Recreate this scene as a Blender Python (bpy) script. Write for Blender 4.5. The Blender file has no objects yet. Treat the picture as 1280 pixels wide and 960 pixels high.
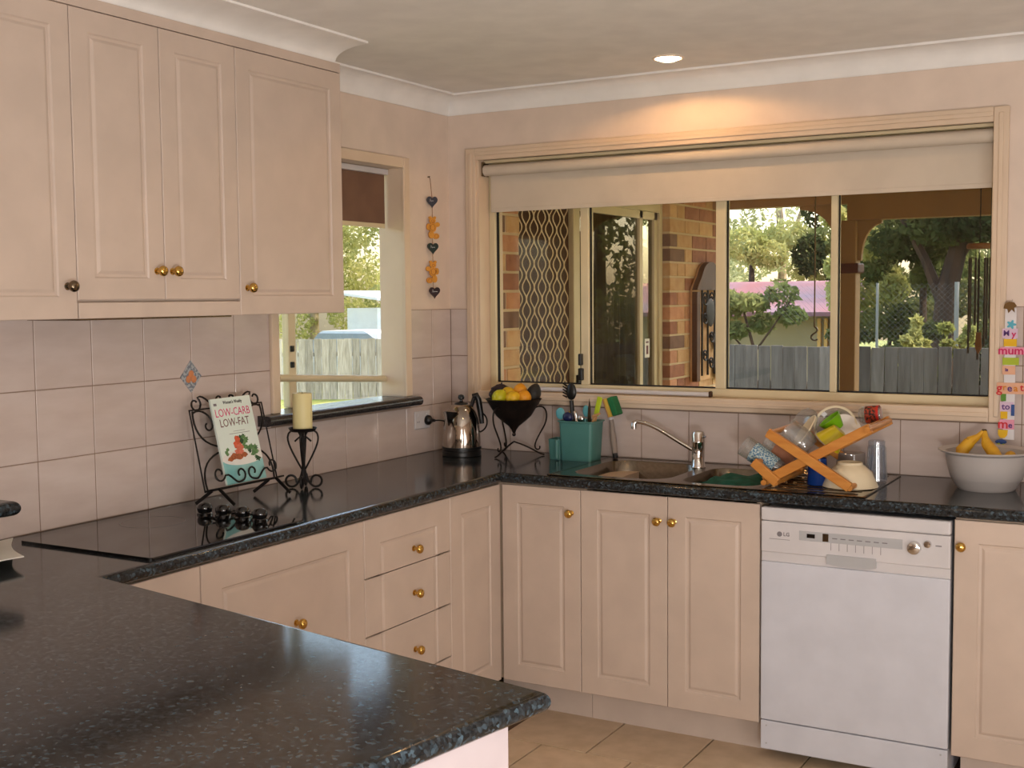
import bpy, bmesh, math, random
from mathutils import Vector, Matrix
random.seed(7)
sc = bpy.context.scene
col = sc.collection
PI = math.pi

# ------------------------------------------------------------------ camera
def cam_basis(yaw, pitch, roll):
    f = Vector((-math.sin(yaw) * math.cos(pitch), math.cos(yaw) * math.cos(pitch), math.sin(pitch)))
    r = Vector((math.cos(yaw), math.sin(yaw), 0)); u = r.cross(f)
    c, s = math.cos(roll), math.sin(roll)
    return c * r + s * u, -s * r + c * u, f
CAM = Vector((2.8166, -4.4101, 1.5409))
R_, U_, F_ = cam_basis(0.5179, -0.0708, -0.0091)
cd = bpy.data.cameras.new('camera'); cam = bpy.data.objects.new('camera', cd); col.objects.link(cam)
cd.sensor_width = 36; cd.lens = 36 * 1512.4 / 1280; cd.clip_start = 0.02; cd.clip_end = 300
m = Matrix((R_, U_, -F_)).transposed().to_4x4(); m.translation = CAM
cam.matrix_world = m
sc.camera = cam

# ------------------------------------------------------------------ world, sun, large lights, exposure
w = bpy.data.worlds.new('sky'); sc.world = w; w.use_nodes = True
nt = w.node_tree; nt.nodes.clear()
sky = nt.nodes.new('ShaderNodeTexSky'); sky.sky_type = 'NISHITA'; sky.sun_disc = False
sky.sun_elevation = math.radians(52); sky.sun_rotation = math.radians(35); sky.dust_density = 3.0; sky.air_density = 1.2
bg = nt.nodes.new('ShaderNodeBackground'); bg.inputs[1].default_value = 1.0
wo = nt.nodes.new('ShaderNodeOutputWorld')
nt.links.new(sky.outputs[0], bg.inputs[0]); nt.links.new(bg.outputs[0], wo.inputs[0])

def light(name, kind, loc, power, color, target=None, **kw):
    d = bpy.data.lights.new(name, kind); d.energy = power; d.color = color
    for k, v in kw.items(): setattr(d, k, v)
    o = bpy.data.objects.new(name, d); col.objects.link(o); o.location = loc
    if target is not None:
        o.rotation_euler = (Vector(target) - Vector(loc)).to_track_quat('-Z', 'Y').to_euler()
    return o
light('sun', 'SUN', (12, 3.8, 9), 6.0, (1.0, 0.94, 0.84), target=(0.0, 3.0, 0.0), angle=math.radians(0.6))
light('daylight_glass_door', 'AREA', (4.50, -3.3, 1.05), 34, (0.98, 0.98, 1.0), target=(2.4, -2.7, 1.9), shape='RECTANGLE', size=1.5, size_y=2.0)
light('rear_fill', 'AREA', (3.45, -6.05, 1.15), 48, (1.0, 0.98, 0.96), target=(2.6, -3.6, 2.1), shape='RECTANGLE', size=2.1, size_y=1.8)  # unseen fill added behind the camera to brighten the back run fronts
light('camera_flash', 'POINT', CAM + U_ * 0.05 - R_ * 0.06 + F_ * 0.03, 26, (1.0, 0.97, 0.95), shadow_soft_size=0.015)
light('side_fill', 'POINT', (4.2, -3.2, 0.75), 18, (1.0, 0.97, 0.93), shadow_soft_size=0.22)  # added fill without a fixture, lifts the ceiling and general room brightness
light('ceiling_fill', 'SPOT', (2.9, -3.75, 0.95), 96, (1.0, 0.97, 0.94), target=(1.6, -1.6, 2.39), spot_size=math.radians(125), spot_blend=0.8, shadow_soft_size=0.12)  # added upward fill, no fixture, brightens the ceiling and upper walls
sc.view_settings.view_transform = 'Standard'; sc.view_settings.look = 'None'
sc.view_settings.exposure = -0.08; sc.view_settings.gamma = 1.0; sc.view_settings.use_curve_mapping = False

# ------------------------------------------------------------------ helpers
def lin(c):
    out = []
    for v in c[:3]:
        v = v / 255.0
        out.append(v / 12.92 if v <= 0.04045 else ((v + 0.055) / 1.055) ** 2.4)
    return (*out, 1.0)
MATS = {}
def mat(name, rgb, rough=0.5, metal=0.0, rgb2=None, scale=8.0, detail=4.0, stretch=(1, 1, 1), bump=0.0, bscale=None,
        spec=0.5, coat=0.0, rand=0.0, lo=0.35, hi=0.65, trans=0.0, ior=1.45):
    M = bpy.data.materials.new(name); M.use_nodes = True; MATS[name] = M
    n = M.node_tree.nodes; l = M.node_tree.links
    b = n['Principled BSDF']
    b.inputs['Roughness'].default_value = rough; b.inputs['Metallic'].default_value = metal
    b.inputs['Specular IOR Level'].default_value = spec; b.inputs['Coat Weight'].default_value = coat
    b.inputs['Transmission Weight'].default_value = trans; b.inputs['IOR'].default_value = ior
    geo = n.new('ShaderNodeNewGeometry'); mp = n.new('ShaderNodeMapping'); mp.inputs['Scale'].default_value = stretch
    l.new(geo.outputs['Position'], mp.inputs['Vector'])
    nz = n.new('ShaderNodeTexNoise'); nz.inputs['Scale'].default_value = scale; nz.inputs['Detail'].default_value = detail
    l.new(mp.outputs[0], nz.inputs['Vector'])
    rp = n.new('ShaderNodeValToRGB'); rp.color_ramp.elements[0].position = lo; rp.color_ramp.elements[1].position = hi
    if rgb2 is None: rgb2 = tuple(v * 0.965 for v in rgb)
    rp.color_ramp.elements[0].color = lin(rgb); rp.color_ramp.elements[1].color = lin(rgb2)
    l.new(nz.outputs['Fac'], rp.inputs[0])
    c = rp.outputs[0]
    if rand:
        oi = n.new('ShaderNodeObjectInfo'); hs = n.new('ShaderNodeHueSaturation'); ma = n.new('ShaderNodeMapRange')
        ma.inputs[3].default_value = 1 - rand; ma.inputs[4].default_value = 1 + rand
        l.new(oi.outputs['Random'], ma.inputs[0]); l.new(ma.outputs[0], hs.inputs['Value']); l.new(c, hs.inputs['Color']); c = hs.outputs[0]
    l.new(c, b.inputs['Base Color'])
    if bump:
        nb = n.new('ShaderNodeTexNoise'); nb.inputs['Scale'].default_value = bscale or scale; nb.inputs['Detail'].default_value = 3
        l.new(mp.outputs[0], nb.inputs['Vector'])
        bp = n.new('ShaderNodeBump'); bp.inputs['Strength'].default_value = bump; bp.inputs['Distance'].default_value = 0.004
        l.new(nb.outputs['Fac'], bp.inputs['Height']); l.new(bp.outputs[0], b.inputs['Normal'])
    return M
def glassmat(name, tint=(0.95, 0.94, 0.91), refl=0.025, rough=0.0, body=None, bodyfac=0.0):
    """thin sheet glass: mostly see-through with a fresnel reflection"""
    M = bpy.data.materials.new(name); M.use_nodes = True; MATS[name] = M
    n = M.node_tree.nodes; l = M.node_tree.links; n.clear()
    out = n.new('ShaderNodeOutputMaterial'); tr = n.new('ShaderNodeBsdfTransparent'); gl = n.new('ShaderNodeBsdfGlossy')
    tr.inputs[0].default_value = (*tint, 1); gl.inputs['Roughness'].default_value = rough
    lw = n.new('ShaderNodeLayerWeight'); lw.inputs[0].default_value = 0.5
    pw = n.new('ShaderNodeMath'); pw.operation = 'POWER'; pw.inputs[1].default_value = 5.0; l.new(lw.outputs['Facing'], pw.inputs[0])
    ml = n.new('ShaderNodeMath'); ml.operation = 'MULTIPLY_ADD'; ml.inputs[1].default_value = 1.0 - refl; ml.inputs[2].default_value = refl; l.new(pw.outputs[0], ml.inputs[0])
    mx = n.new('ShaderNodeMixShader'); l.new(ml.outputs[0], mx.inputs[0]); l.new(tr.outputs[0], mx.inputs[1]); l.new(gl.outputs[0], mx.inputs[2])
    last = mx
    if body is not None:
        df = n.new('ShaderNodeBsdfDiffuse'); df.inputs[0].default_value = lin(body)
        m2 = n.new('ShaderNodeMixShader'); m2.inputs[0].default_value = bodyfac
        l.new(mx.outputs[0], m2.inputs[1]); l.new(df.outputs[0], m2.inputs[2]); last = m2
    l.new(last.outputs[0], out.inputs[0])
    return M
def leafmat(name, a, b, scale=3.0):
    M = bpy.data.materials.new(name); M.use_nodes = True; MATS[name] = M
    n = M.node_tree.nodes; l = M.node_tree.links; n.clear()
    out = n.new('ShaderNodeOutputMaterial'); d = n.new('ShaderNodeBsdfDiffuse'); t = n.new('ShaderNodeBsdfTranslucent')
    mx = n.new('ShaderNodeMixShader'); mx.inputs[0].default_value = 0.45
    g = n.new('ShaderNodeNewGeometry'); nz = n.new('ShaderNodeTexNoise'); nz.inputs['Scale'].default_value = scale; nz.inputs['Detail'].default_value = 3
    rp = n.new('ShaderNodeValToRGB'); rp.color_ramp.elements[0].position = 0.38; rp.color_ramp.elements[1].position = 0.62
    rp.color_ramp.elements[0].color = lin(a); rp.color_ramp.elements[1].color = lin(b)
    l.new(g.outputs['Position'], nz.inputs['Vector']); l.new(nz.outputs['Fac'], rp.inputs[0])
    l.new(rp.outputs[0], d.inputs[0]); l.new(rp.outputs[0], t.inputs[0])
    l.new(d.outputs[0], mx.inputs[1]); l.new(t.outputs[0], mx.inputs[2]); l.new(mx.outputs[0], out.inputs[0])
    return M

WL = {}
class MB:
    def __init__(s): s.v = []; s.f = []
    def add(s, vs, fs):
        o = len(s.v); s.v += [Vector(p) for p in vs]; s.f += [tuple(i + o for i in q) for q in fs]; return s
    def box(s, x0, x1, y0, y1, z0, z1, c=0.0):
        if c <= 0:
            return s.add([(x0,y0,z0),(x1,y0,z0),(x1,y1,z0),(x0,y1,z0),(x0,y0,z1),(x1,y0,z1),(x1,y1,z1),(x0,y1,z1)],
                         [(0,3,2,1),(4,5,6,7),(0,1,5,4),(1,2,6,5),(2,3,7,6),(3,0,4,7)])
        bm = bmesh.new(); bmesh.ops.create_cube(bm, size=1.0)
        for v in bm.verts: v.co = Vector((x0 + (v.co.x + .5) * (x1 - x0), y0 + (v.co.y + .5) * (y1 - y0), z0 + (v.co.z + .5) * (z1 - z0)))
        bmesh.ops.bevel(bm, geom=list(bm.edges), offset=c, segments=2 if c > 0.0015 else 1, affect='EDGES', profile=0.5)
        bm.verts.index_update()
        s.add([v.co.copy() for v in bm.verts], [tuple(v.index for v in f.verts) for f in bm.faces]); bm.free(); return s
    def obox(s, p, q, w, t, up=(0, 0, 1), c=0.0):
        """bar from p to q, w wide (side), t thick (along up)"""
        p = Vector(p); q = Vector(q); d = (q - p); L = d.length; d.normalize(); up = Vector(up)
        sd = d.cross(up).normalized(); u = sd.cross(d).normalized()
        m = MB().box(0, L, -w / 2, w / 2, -t / 2, t / 2, c)
        M = Matrix((d, sd, u)).transposed().to_4x4(); M.translation = p
        m.xf(M); return s.add(m.v, m.f)
    def tube(s, pts, r, n=8, closed=False, cap=True):
        P = [Vector(p) for p in pts]; N = len(P)
        rs = r if isinstance(r, (list, tuple)) else [r] * N
        prev = None; vs = []
        for i in range(N):
            a = P[(i - 1) % N] if (closed or i > 0) else P[i]; b = P[(i + 1) % N] if (closed or i < N - 1) else P[i]
            t = (b - a)
            if t.length < 1e-9: t = Vector((0, 0, 1))
            t.normalize()
            if prev is None:
                k = Vector((0, 0, 1)) if abs(t.z) < 0.9 else Vector((1, 0, 0)); u = t.cross(k).normalized()
            else:
                u = (prev - t * prev.dot(t))
                if u.length < 1e-6: u = t.orthogonal()
                u.normalize()
            prev = u; w_ = t.cross(u)
            vs += [P[i] + (u * math.cos(2 * PI * j / n) + w_ * math.sin(2 * PI * j / n)) * rs[i] for j in range(n)]
        fs = []
        for i in range(N if closed else N - 1):
            k = (i + 1) % N
            fs += [(i * n + j, i * n + (j + 1) % n, k * n + (j + 1) % n, k * n + j) for j in range(n)]
        if cap and not closed:
            fs += [tuple(range(n))[::-1], tuple(range((N - 1) * n, N * n))]
        return s.add(vs, fs)
    def lathe(s, prof, n=24, c=(0, 0, 0), M=None, sx=1.0, sy=1.0):
        vs = []; fs = []
        for r, z in prof: vs += [Vector((r * sx * math.cos(2 * PI * j / n), r * sy * math.sin(2 * PI * j / n), z)) for j in range(n)]
        for i in range(len(prof) - 1):
            fs += [(i * n + j, i * n + (j + 1) % n, (i + 1) * n + (j + 1) % n, (i + 1) * n + j) for j in range(n)]
        if prof[0][0] > 1e-6: fs.append(tuple(range(n))[::-1])
        if prof[-1][0] > 1e-6: fs.append(tuple(range((len(prof) - 1) * n, len(prof) * n)))
        T = (M if M is not None else Matrix.Identity(4)); cc = Vector(c)
        return s.add([T @ p + cc for p in vs], fs)
    def shell(s, prof, n=24, c=(0, 0, 0), M=None, sx=1.0, sy=1.0):
        """open lathe without caps (profile should double back for thickness)"""
        vs = []; fs = []
        for r, z in prof: vs += [Vector((r * sx * math.cos(2 * PI * j / n), r * sy * math.sin(2 * PI * j / n), z)) for j in range(n)]
        for i in range(len(prof) - 1):
            fs += [(i * n + j, i * n + (j + 1) % n, (i + 1) * n + (j + 1) % n, (i + 1) * n + j) for j in range(n)]
        T = (M if M is not None else Matrix.Identity(4)); cc = Vector(c)
        return s.add([T @ p + cc for p in vs], fs)
    def blob(s, c, rx, ry, rz, n=14, M=None, fn=None):
        prof = []
        k = 9
        for i in range(k + 1):
            a = -PI / 2 + PI * i / k; prof.append((max(math.cos(a), 1e-7), math.sin(a)))
        o = len(s.v); s.shell(prof, n)
        T = M if M is not None else Matrix.Identity(4)
        for i in range(o, len(s.v)):
            p = s.v[i]; q = Vector((p.x * rx, p.y * ry, p.z * rz))
            if fn: q = fn(q)
            s.v[i] = T @ q + Vector(c)
        return s
    def prism(s, poly, fn, d0, d1):
        """poly: 2-D outline; fn(a,b,d) -> 3-D point"""
        n = len(poly)
        vs = [fn(a, b, d0) for a, b in poly] + [fn(a, b, d1) for a, b in poly]
        return s.add(vs, [tuple(range(n))[::-1], tuple(range(n, 2 * n))] + [(i, (i + 1) % n, n + (i + 1) % n, n + i) for i in range(n)])
    def xf(s, M):
        s.v = [M @ p for p in s.v]; return s
    def move(s, d):
        d = Vector(d); s.v = [p + d for p in s.v]; return s
    def mesh(s, name, material, smooth=False):
        me = bpy.data.meshes.new(name); me.from_pydata([tuple(p) for p in s.v], [], s.f)
        bm = bmesh.new(); bm.from_mesh(me); bmesh.ops.remove_doubles(bm, verts=bm.verts, dist=1e-6)
        bmesh.ops.recalc_face_normals(bm, faces=bm.faces); bm.to_mesh(me); bm.free()
        if material: me.materials.append(MATS[material])
        if smooth:
            me.set_sharp_from_angle(angle=math.radians(smooth if smooth is not True else 40))
            for p in me.polygons: p.use_smooth = not (abs(p.normal.z) > 0.9999 and len(p.vertices) > 3 and p.area > 0.004)
        return me
    def build(s, name, material, parent=None, smooth=False):
        xs = [p.x for p in s.v]; ys = [p.y for p in s.v]; zs = [p.z for p in s.v]
        og = Vector(((min(xs) + max(xs)) / 2, (min(ys) + max(ys)) / 2, min(zs)))
        s.v = [p - og for p in s.v]
        return put(name, s.mesh(name, material, smooth), og, parent)
def put(name, data, loc, parent=None):
    o = bpy.data.objects.new(name, data); col.objects.link(o)
    WL[o.name] = Vector(loc)
    if parent is not None:
        o.parent = parent; o.location = Vector(loc) - WL[parent.name]
    else: o.location = Vector(loc)
    return o
def thing(name, loc, label, cat, group=None):
    o = put(name, None, loc); o.empty_display_size = 0.05
    return tag(o, label, cat, group)
def tag(o, label=None, cat=None, group=None, kind=None):
    if label: o['label'] = label
    if cat: o['category'] = cat
    if group: o['group'] = group
    if kind: o['kind'] = kind
    return o
def B(x0, x1, y0, y1, z0, z1, c=0.0): return MB().box(x0, x1, y0, y1, z0, z1, c)
def bez(p0, p1, p2, p3, n=10):
    out = []
    for i in range(n + 1):
        t = i / n; a = (1 - t) ** 3; b = 3 * t * (1 - t) ** 2; c = 3 * t * t * (1 - t); d = t ** 3
        out.append(tuple(a * p0[k] + b * p1[k] + c * p2[k] + d * p3[k] for k in range(len(p0))))
    return out
def spiral(cx, cy, r0, r1, a0, a1, n=16):
    return [(cx + (r0 + (r1 - r0) * i / n) * math.cos(a0 + (a1 - a0) * i / n), cy + (r0 + (r1 - r0) * i / n) * math.sin(a0 + (a1 - a0) * i / n)) for i in range(n + 1)]
def text_mb(s, size, fn, ext=0.0004, align='CENTER', bold=0.0):
    """lettering as flat geometry; fn(a,b,d)->3-D"""
    cu = bpy.data.curves.new('lettering', 'FONT'); cu.body = s; cu.size = size; cu.align_x = align; cu.align_y = 'CENTER'
    cu.extrude = ext; cu.offset = bold; cu.resolution_u = 2
    o = bpy.data.objects.new('lettering_tmp', cu); col.objects.link(o)
    dg = bpy.context.evaluated_depsgraph_get(); me = bpy.data.meshes.new_from_object(o.evaluated_get(dg))
    mb = MB(); mb.add([fn(v.co.x, v.co.y, v.co.z + ext) for v in me.vertices], [tuple(p.vertices) for p in me.polygons])
    bpy.data.objects.remove(o); bpy.data.meshes.remove(me); bpy.data.curves.remove(cu)
    return mb
def rrect(x0, x1, y0, y1, r, n=5):
    pts = []
    for cx, cy, a in ((x1 - r, y1 - r, 0), (x0 + r, y1 - r, PI / 2), (x0 + r, y0 + r, PI), (x1 - r, y0 + r, 1.5 * PI)):
        pts += [(cx + r * math.cos(a + PI / 2 * i / n), cy + r * math.sin(a + PI / 2 * i / n)) for i in range(n + 1)]
    return pts

# ------------------------------------------------------------------ materials
mat('wall_paint', (222, 203, 187), 0.6, bump=0.03, bscale=90)
mat('ceiling_paint', (236, 233, 228), 0.8)
mat('cornice_paint', (240, 237, 233), 0.6)
mat('cream_laminate', (200, 181, 166), 0.38, bump=0.02, bscale=160)
mat('cream_panel', (190, 177, 179), 0.4)
mat('kick_cream', (200, 183, 170), 0.45)
mat('carcass', (196, 172, 148), 0.6)
mat('timber_trim', (216, 194, 170), 0.32, rgb2=(210, 187, 162), scale=5, stretch=(1, 1, 1))
mat('aluminium_cream', (214, 198, 162), 0.35)
mat('wall_tile', (200, 184, 176), 0.10, rgb2=(192, 175, 166), scale=6, stretch=(1, 1, 3.5), bump=0.10, bscale=9, rand=0.02)
mat('grout', (140, 118, 102), 0.9)
mat('floor_tile', (208, 184, 156), 0.42, rgb2=(194, 170, 140), scale=14, bump=0.05, bscale=30, rand=0.04)
mat('floor_grout', (96, 74, 56), 0.95)
mat('brass', (214, 172, 92), 0.18, 1.0)
mat('gunmetal', (120, 105, 85), 0.25, 1.0)
mat('white_enamel', (204, 205, 213), 0.3)
mat('white_plastic', (206, 202, 203), 0.35)
mat('grey_strip', (176, 176, 178), 0.3)
mat('grey_print', (120, 115, 118), 0.6)
mat('black_print', (20, 18, 18), 0.5)
mat('black_gloss', (8, 8, 9), 0.06, coat=0.5)
mat('black_plastic', (16, 15, 15), 0.35)
mat('black_rubber', (26, 24, 26), 0.8)
mat('cooktop_glass', (14, 12, 12), 0.03, spec=0.6)
mat('ring_mark', (84, 76, 70), 0.3)
mat('iron', (22, 17, 15), 0.5, metal=0.3)
mat('rust_iron', (40, 28, 22), 0.55, metal=0.4, rgb2=(24, 18, 16), scale=30)
mat('chrome', (215, 212, 208), 0.06, 1.0)
mat('steel', (130, 120, 106), 0.20, 1.0, rgb2=(118, 108, 94), scale=60, stretch=(1, 12, 1))
mat('kettle_steel', (176, 166, 156), 0.07, 1.0)
mat('wax', (226, 214, 160), 0.45, rgb2=(220, 206, 148))
mat('wick', (40, 34, 30), 0.9)
mat('lemon', (206, 162, 26), 0.45, rgb2=(228, 182, 30), scale=60, bump=0.15, bscale=220)
mat('orange_fruit', (216, 140, 22), 0.45, rgb2=(222, 152, 30), scale=60, bump=0.15, bscale=220)
mat('lime_fruit', (176, 172, 22), 0.42, rgb2=(196, 182, 30), scale=40, bump=0.1, bscale=200)
mat('avocado', (38, 34, 26), 0.6, rgb2=(24, 20, 20), scale=50, bump=0.4, bscale=120)
mat('dark_fruit', (54, 36, 40), 0.6, rgb2=(32, 22, 24), scale=40, bump=0.5, bscale=60)
mat('teal_plastic', (78, 128, 120), 0.35, rgb2=(70, 118, 112))
mat('teal_light', (96, 168, 176), 0.4)
mat('yellow_plastic', (226, 188, 40), 0.4)
mat('navy_plastic', (26, 34, 74), 0.3)
mat('blue_cup', (14, 52, 120), 0.2)
mat('lime_plastic', (176, 196, 30), 0.4)
mat('sponge_green', (36, 110, 66), 0.95, bump=0.6, bscale=300)
mat('sponge_yellow', (206, 170, 70), 0.95, bump=0.5, bscale=200)
mat('clear_grey', (150, 140, 132), 0.25)
mat('rack_wood', (200, 136, 62), 0.42, rgb2=(186, 118, 48), scale=10, stretch=(1, 1, 6))
mat('light_wood', (190, 140, 90), 0.5)
mat('cloth_green', (30, 92, 74), 0.95, rgb2=(22, 70, 56), scale=30, bump=0.5, bscale=90)
mat('cream_china', (224, 208, 176), 0.2)
mat('white_china', (226, 216, 206), 0.2)
mat('green_china', (120, 182, 20), 0.3)
mat('olive_china', (190, 172, 16), 0.3)
mat('speckle_blue', (70, 110, 140), 0.25, rgb2=(176, 192, 188), scale=230, detail=2, lo=0.45, hi=0.55)
mat('jar_label', (170, 60, 34), 0.5, rgb2=(30, 24, 20), scale=120, detail=2, lo=0.42, hi=0.58)
mat('red_label', (190, 34, 24), 0.5)
mat('grey_mug', (150, 136, 126), 0.2)
mat('basin_white', (186, 178, 173), 0.35)
mat('banana', (212, 162, 40), 0.5, rgb2=(192, 136, 26), scale=20)
mat('banana_tip', (74, 54, 24), 0.7)
mat('blind_fabric', (204, 191, 174), 0.85, bump=0.05, bscale=400)
mat('brown_blind', (118, 88, 70), 0.8, rgb2=(108, 80, 64))
mat('dark_sill', (42, 38, 38), 0.25, rgb2=(58, 54, 54), scale=160, detail=2)
mat('heart_blue', (46, 50, 66), 0.5); mat('heart_green', (24, 44, 40), 0.5); mat('heart_plum', (44, 22, 28), 0.5)
mat('bear_orange', (214, 146, 50), 0.5); mat('bear_line', (150, 74, 14), 0.6)
mat('twine', (140, 96, 66), 0.9)
mat('white_print', (225, 225, 225), 0.6)
mat('book_cover', (226, 232, 224), 0.35, rgb2=(212, 226, 216), scale=3)
mat('book_teal', (120, 180, 180), 0.4, rgb2=(150, 196, 190), scale=14)
mat('paper', (236, 232, 222), 0.8)
mat('pink_ink', (206, 50, 110), 0.5); mat('brown_ink', (110, 60, 60), 0.5)
mat('salmon_print', (216, 96, 60), 0.5, rgb2=(180, 66, 30), scale=70); mat('salad_print', (62, 104, 58), 0.5, rgb2=(104, 140, 84), scale=90)
mat('salad_dark', (28, 66, 34), 0.5); mat('salmon_pink', (214, 120, 96), 0.5, rgb2=(196, 92, 66), scale=90); mat('salmon_brown', (176, 96, 50), 0.5, rgb2=(140, 70, 34), scale=120)
mat('salad_white', (226, 222, 214), 0.5)
mat('diamond_tile', (112, 118, 128), 0.3, rgb2=(165, 168, 170), scale=110, detail=1, lo=0.45, hi=0.55)
mat('diamond_fruit', (206, 132, 86), 0.4)
mat('lamp_emit', (255, 240, 215), 0.5)
_e = MATS['lamp_emit'].node_tree.nodes['Principled BSDF']; _e.inputs['Emission Color'].default_value = (1, 0.82, 0.55, 1); _e.inputs['Emission Strength'].default_value = 14
mat('downlight_trim', (226, 208, 190), 0.4)
mat('strip_lilac', (214, 186, 206), 0.7); mat('strip_pink', (226, 150, 170), 0.7); mat('strip_peach', (226, 172, 140), 0.7)
mat('strip_yellow', (224, 176, 24), 0.7); mat('strip_lime', (170, 186, 50), 0.7); mat('strip_blue', (50, 80, 140), 0.7)
mat('strip_cyan', (90, 170, 190), 0.7); mat('strip_white', (220, 214, 214), 0.7); mat('strip_green', (90, 140, 50), 0.7)
mat('strip_brown', (110, 80, 40), 0.8); mat('magenta_ink', (200, 20, 90), 0.6); mat('red_ink', (200, 30, 40), 0.6); mat('purple_ink', (90, 50, 120), 0.6); mat('orange_ink', (214, 130, 20), 0.6)
# outside
mat('mortar', (206, 182, 146), 0.95, bump=0.2, bscale=80)
mat('brick_tan', (206, 168, 122), 0.9, rgb2=(194, 150, 104), scale=18, bump=0.3, bscale=60, rand=0.08)
mat('brick_red', (166, 112, 84), 0.9, rgb2=(146, 96, 72), scale=18, bump=0.3, bscale=60, rand=0.08)
mat('brick_pink', (202, 148, 110), 0.9, rgb2=(186, 130, 96), scale=18, bump=0.3, bscale=60, rand=0.08)
mat('brick_dark', (132, 100, 80), 0.9, rgb2=(116, 88, 72), scale=18, bump=0.3, bscale=60, rand=0.08)
mat('door_dark', (74, 44, 30), 0.6)
mat('mesh_cream', (232, 212, 170), 0.5)
mat('curtain', (116, 100, 74), 0.9, rgb2=(92, 80, 58), scale=9, stretch=(1, 6, 0.3))
mat('ornament_wood', (96, 62, 36), 0.6, rgb2=(76, 48, 28), scale=12, stretch=(1, 1, 0.3))
mat('ornament_iron', (40, 36, 36), 0.5, metal=0.6)
mat('verandah_timber', (160, 124, 80), 0.6, rgb2=(146, 112, 70), scale=6, stretch=(1, 1, 0.2))
mat('verandah_lining', (206, 172, 118), 0.7)
mat('post_trim', (84, 36, 24), 0.6)
mat('fence_grey', (112, 104, 100), 0.95, rgb2=(92, 84, 80), scale=10, stretch=(4, 4, 0.4), bump=0.2, bscale=20, rand=0.34)
mat('fence_pale', (186, 176, 160), 0.95, rgb2=(150, 140, 124), scale=10, stretch=(4, 4, 0.4), rand=0.25)
mat('fence_rail', (110, 102, 98), 0.95)
mat('grass', (150, 146, 76), 0.95, rgb2=(110, 122, 52), scale=1.5, detail=6)
mat('paving', (150, 132, 112), 0.9)
mat('roof_pink', (132, 76, 74), 0.85, rgb2=(108, 88, 98), scale=0.7, detail=2)
mat('house_wall', (150, 134, 104), 0.9); mat('gable_timber', (206, 156, 84), 0.7); mat('house_window', (40, 44, 50), 0.15)
mat('bark', (72, 50, 36), 0.95, rgb2=(48, 34, 26), scale=8, stretch=(2, 2, 0.4), bump=0.5, bscale=10)
mat('bark_pale', (176, 156, 130), 0.95, rgb2=(130, 108, 84), scale=6)
mat('galvanised', (140, 138, 134), 0.6, 0.3)
mat('bamboo', (58, 44, 30), 0.6); mat('chime_top', (150, 100, 50), 0.6)
mat('shed_white', (236, 232, 224), 0.7); mat('car_paint', (225, 228, 232), 0.25); mat('car_glass', (150, 158, 166), 0.1)
leafmat('leaf_pale', (142, 146, 104), (188, 186, 144), 1.2)
leafmat('leaf_mid', (96, 106, 62), (138, 138, 86), 1.5)
leafmat('leaf_dark', (58, 66, 40), (94, 98, 58), 1.5)
leafmat('leaf_yellow', (146, 148, 84), (190, 184, 118), 2.0)
glassmat('window_glass'); glassmat('door_glass', tint=(0.70, 0.68, 0.60), refl=0.015)
glassmat('clear_glass', tint=(0.90, 0.90, 0.89), refl=0.10, body=(214, 214, 212), bodyfac=0.10)
glassmat('blue_glass', tint=(0.86, 0.89, 0.93), refl=0.10, body=(190, 200, 215), bodyfac=0.10)
glassmat('smoke_plastic', tint=(0.55, 0.5, 0.47), refl=0.06, body=(186, 172, 162), bodyfac=0.45)
glassmat('insect_screen', tint=(0.86, 0.86, 0.85), refl=0.0, rough=0.6)
# speckled laminate worktop
def laminate():
    M = bpy.data.materials.new('laminate'); M.use_nodes = True; MATS['laminate'] = M
    n = M.node_tree.nodes; l = M.node_tree.links; b = n['Principled BSDF']
    g = n.new('ShaderNodeNewGeometry')
    nz = n.new('ShaderNodeTexNoise'); nz.inputs['Scale'].default_value = 60; nz.inputs['Detail'].default_value = 5
    wp = n.new('ShaderNodeMix'); wp.data_type = 'RGBA'; wp.blend_type = 'ADD'; wp.inputs[0].default_value = 0.012
    vo = n.new('ShaderNodeTexVoronoi'); vo.inputs['Scale'].default_value = 155
    sp_ = n.new('ShaderNodeSeparateColor')
    rp = n.new('ShaderNodeValToRGB'); cr = rp.color_ramp
    cr.elements[0].position = 0.0; cr.elements[0].color = lin((22, 24, 26)); cr.elements[1].position = 1.0; cr.elements[1].color = lin((70, 86, 96))
    e = cr.elements.new(0.45); e.color = lin((38, 39, 40)); e = cr.elements.new(0.80); e.color = lin((48, 55, 60))
    rp2 = n.new('ShaderNodeValToRGB'); rp2.color_ramp.elements[0].position = 0.35; rp2.color_ramp.elements[0].color = (0.6, 0.6, 0.6, 1); rp2.color_ramp.elements[1].position = 0.65; rp2.color_ramp.elements[1].color = (1.2, 1.2, 1.2, 1)
    mx = n.new('ShaderNodeMix'); mx.data_type = 'RGBA'; mx.blend_type = 'MULTIPLY'; mx.inputs[0].default_value = 1.0
    l.new(g.outputs['Position'], nz.inputs['Vector']); l.new(g.outputs['Position'], wp.inputs[6]); l.new(nz.outputs['Color'], wp.inputs[7]); l.new(wp.outputs[2], vo.inputs['Vector'])
    l.new(vo.outputs['Color'], sp_.inputs[0]); l.new(sp_.outputs[0], rp.inputs[0]); l.new(nz.outputs['Fac'], rp2.inputs[0])
    l.new(rp.outputs[0], mx.inputs[6]); l.new(rp2.outputs[0], mx.inputs[7]); l.new(mx.outputs[2], b.inputs['Base Color'])
    b.inputs['Roughness'].default_value = 0.12; b.inputs['Specular IOR Level'].default_value = 0.36
laminate()
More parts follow.
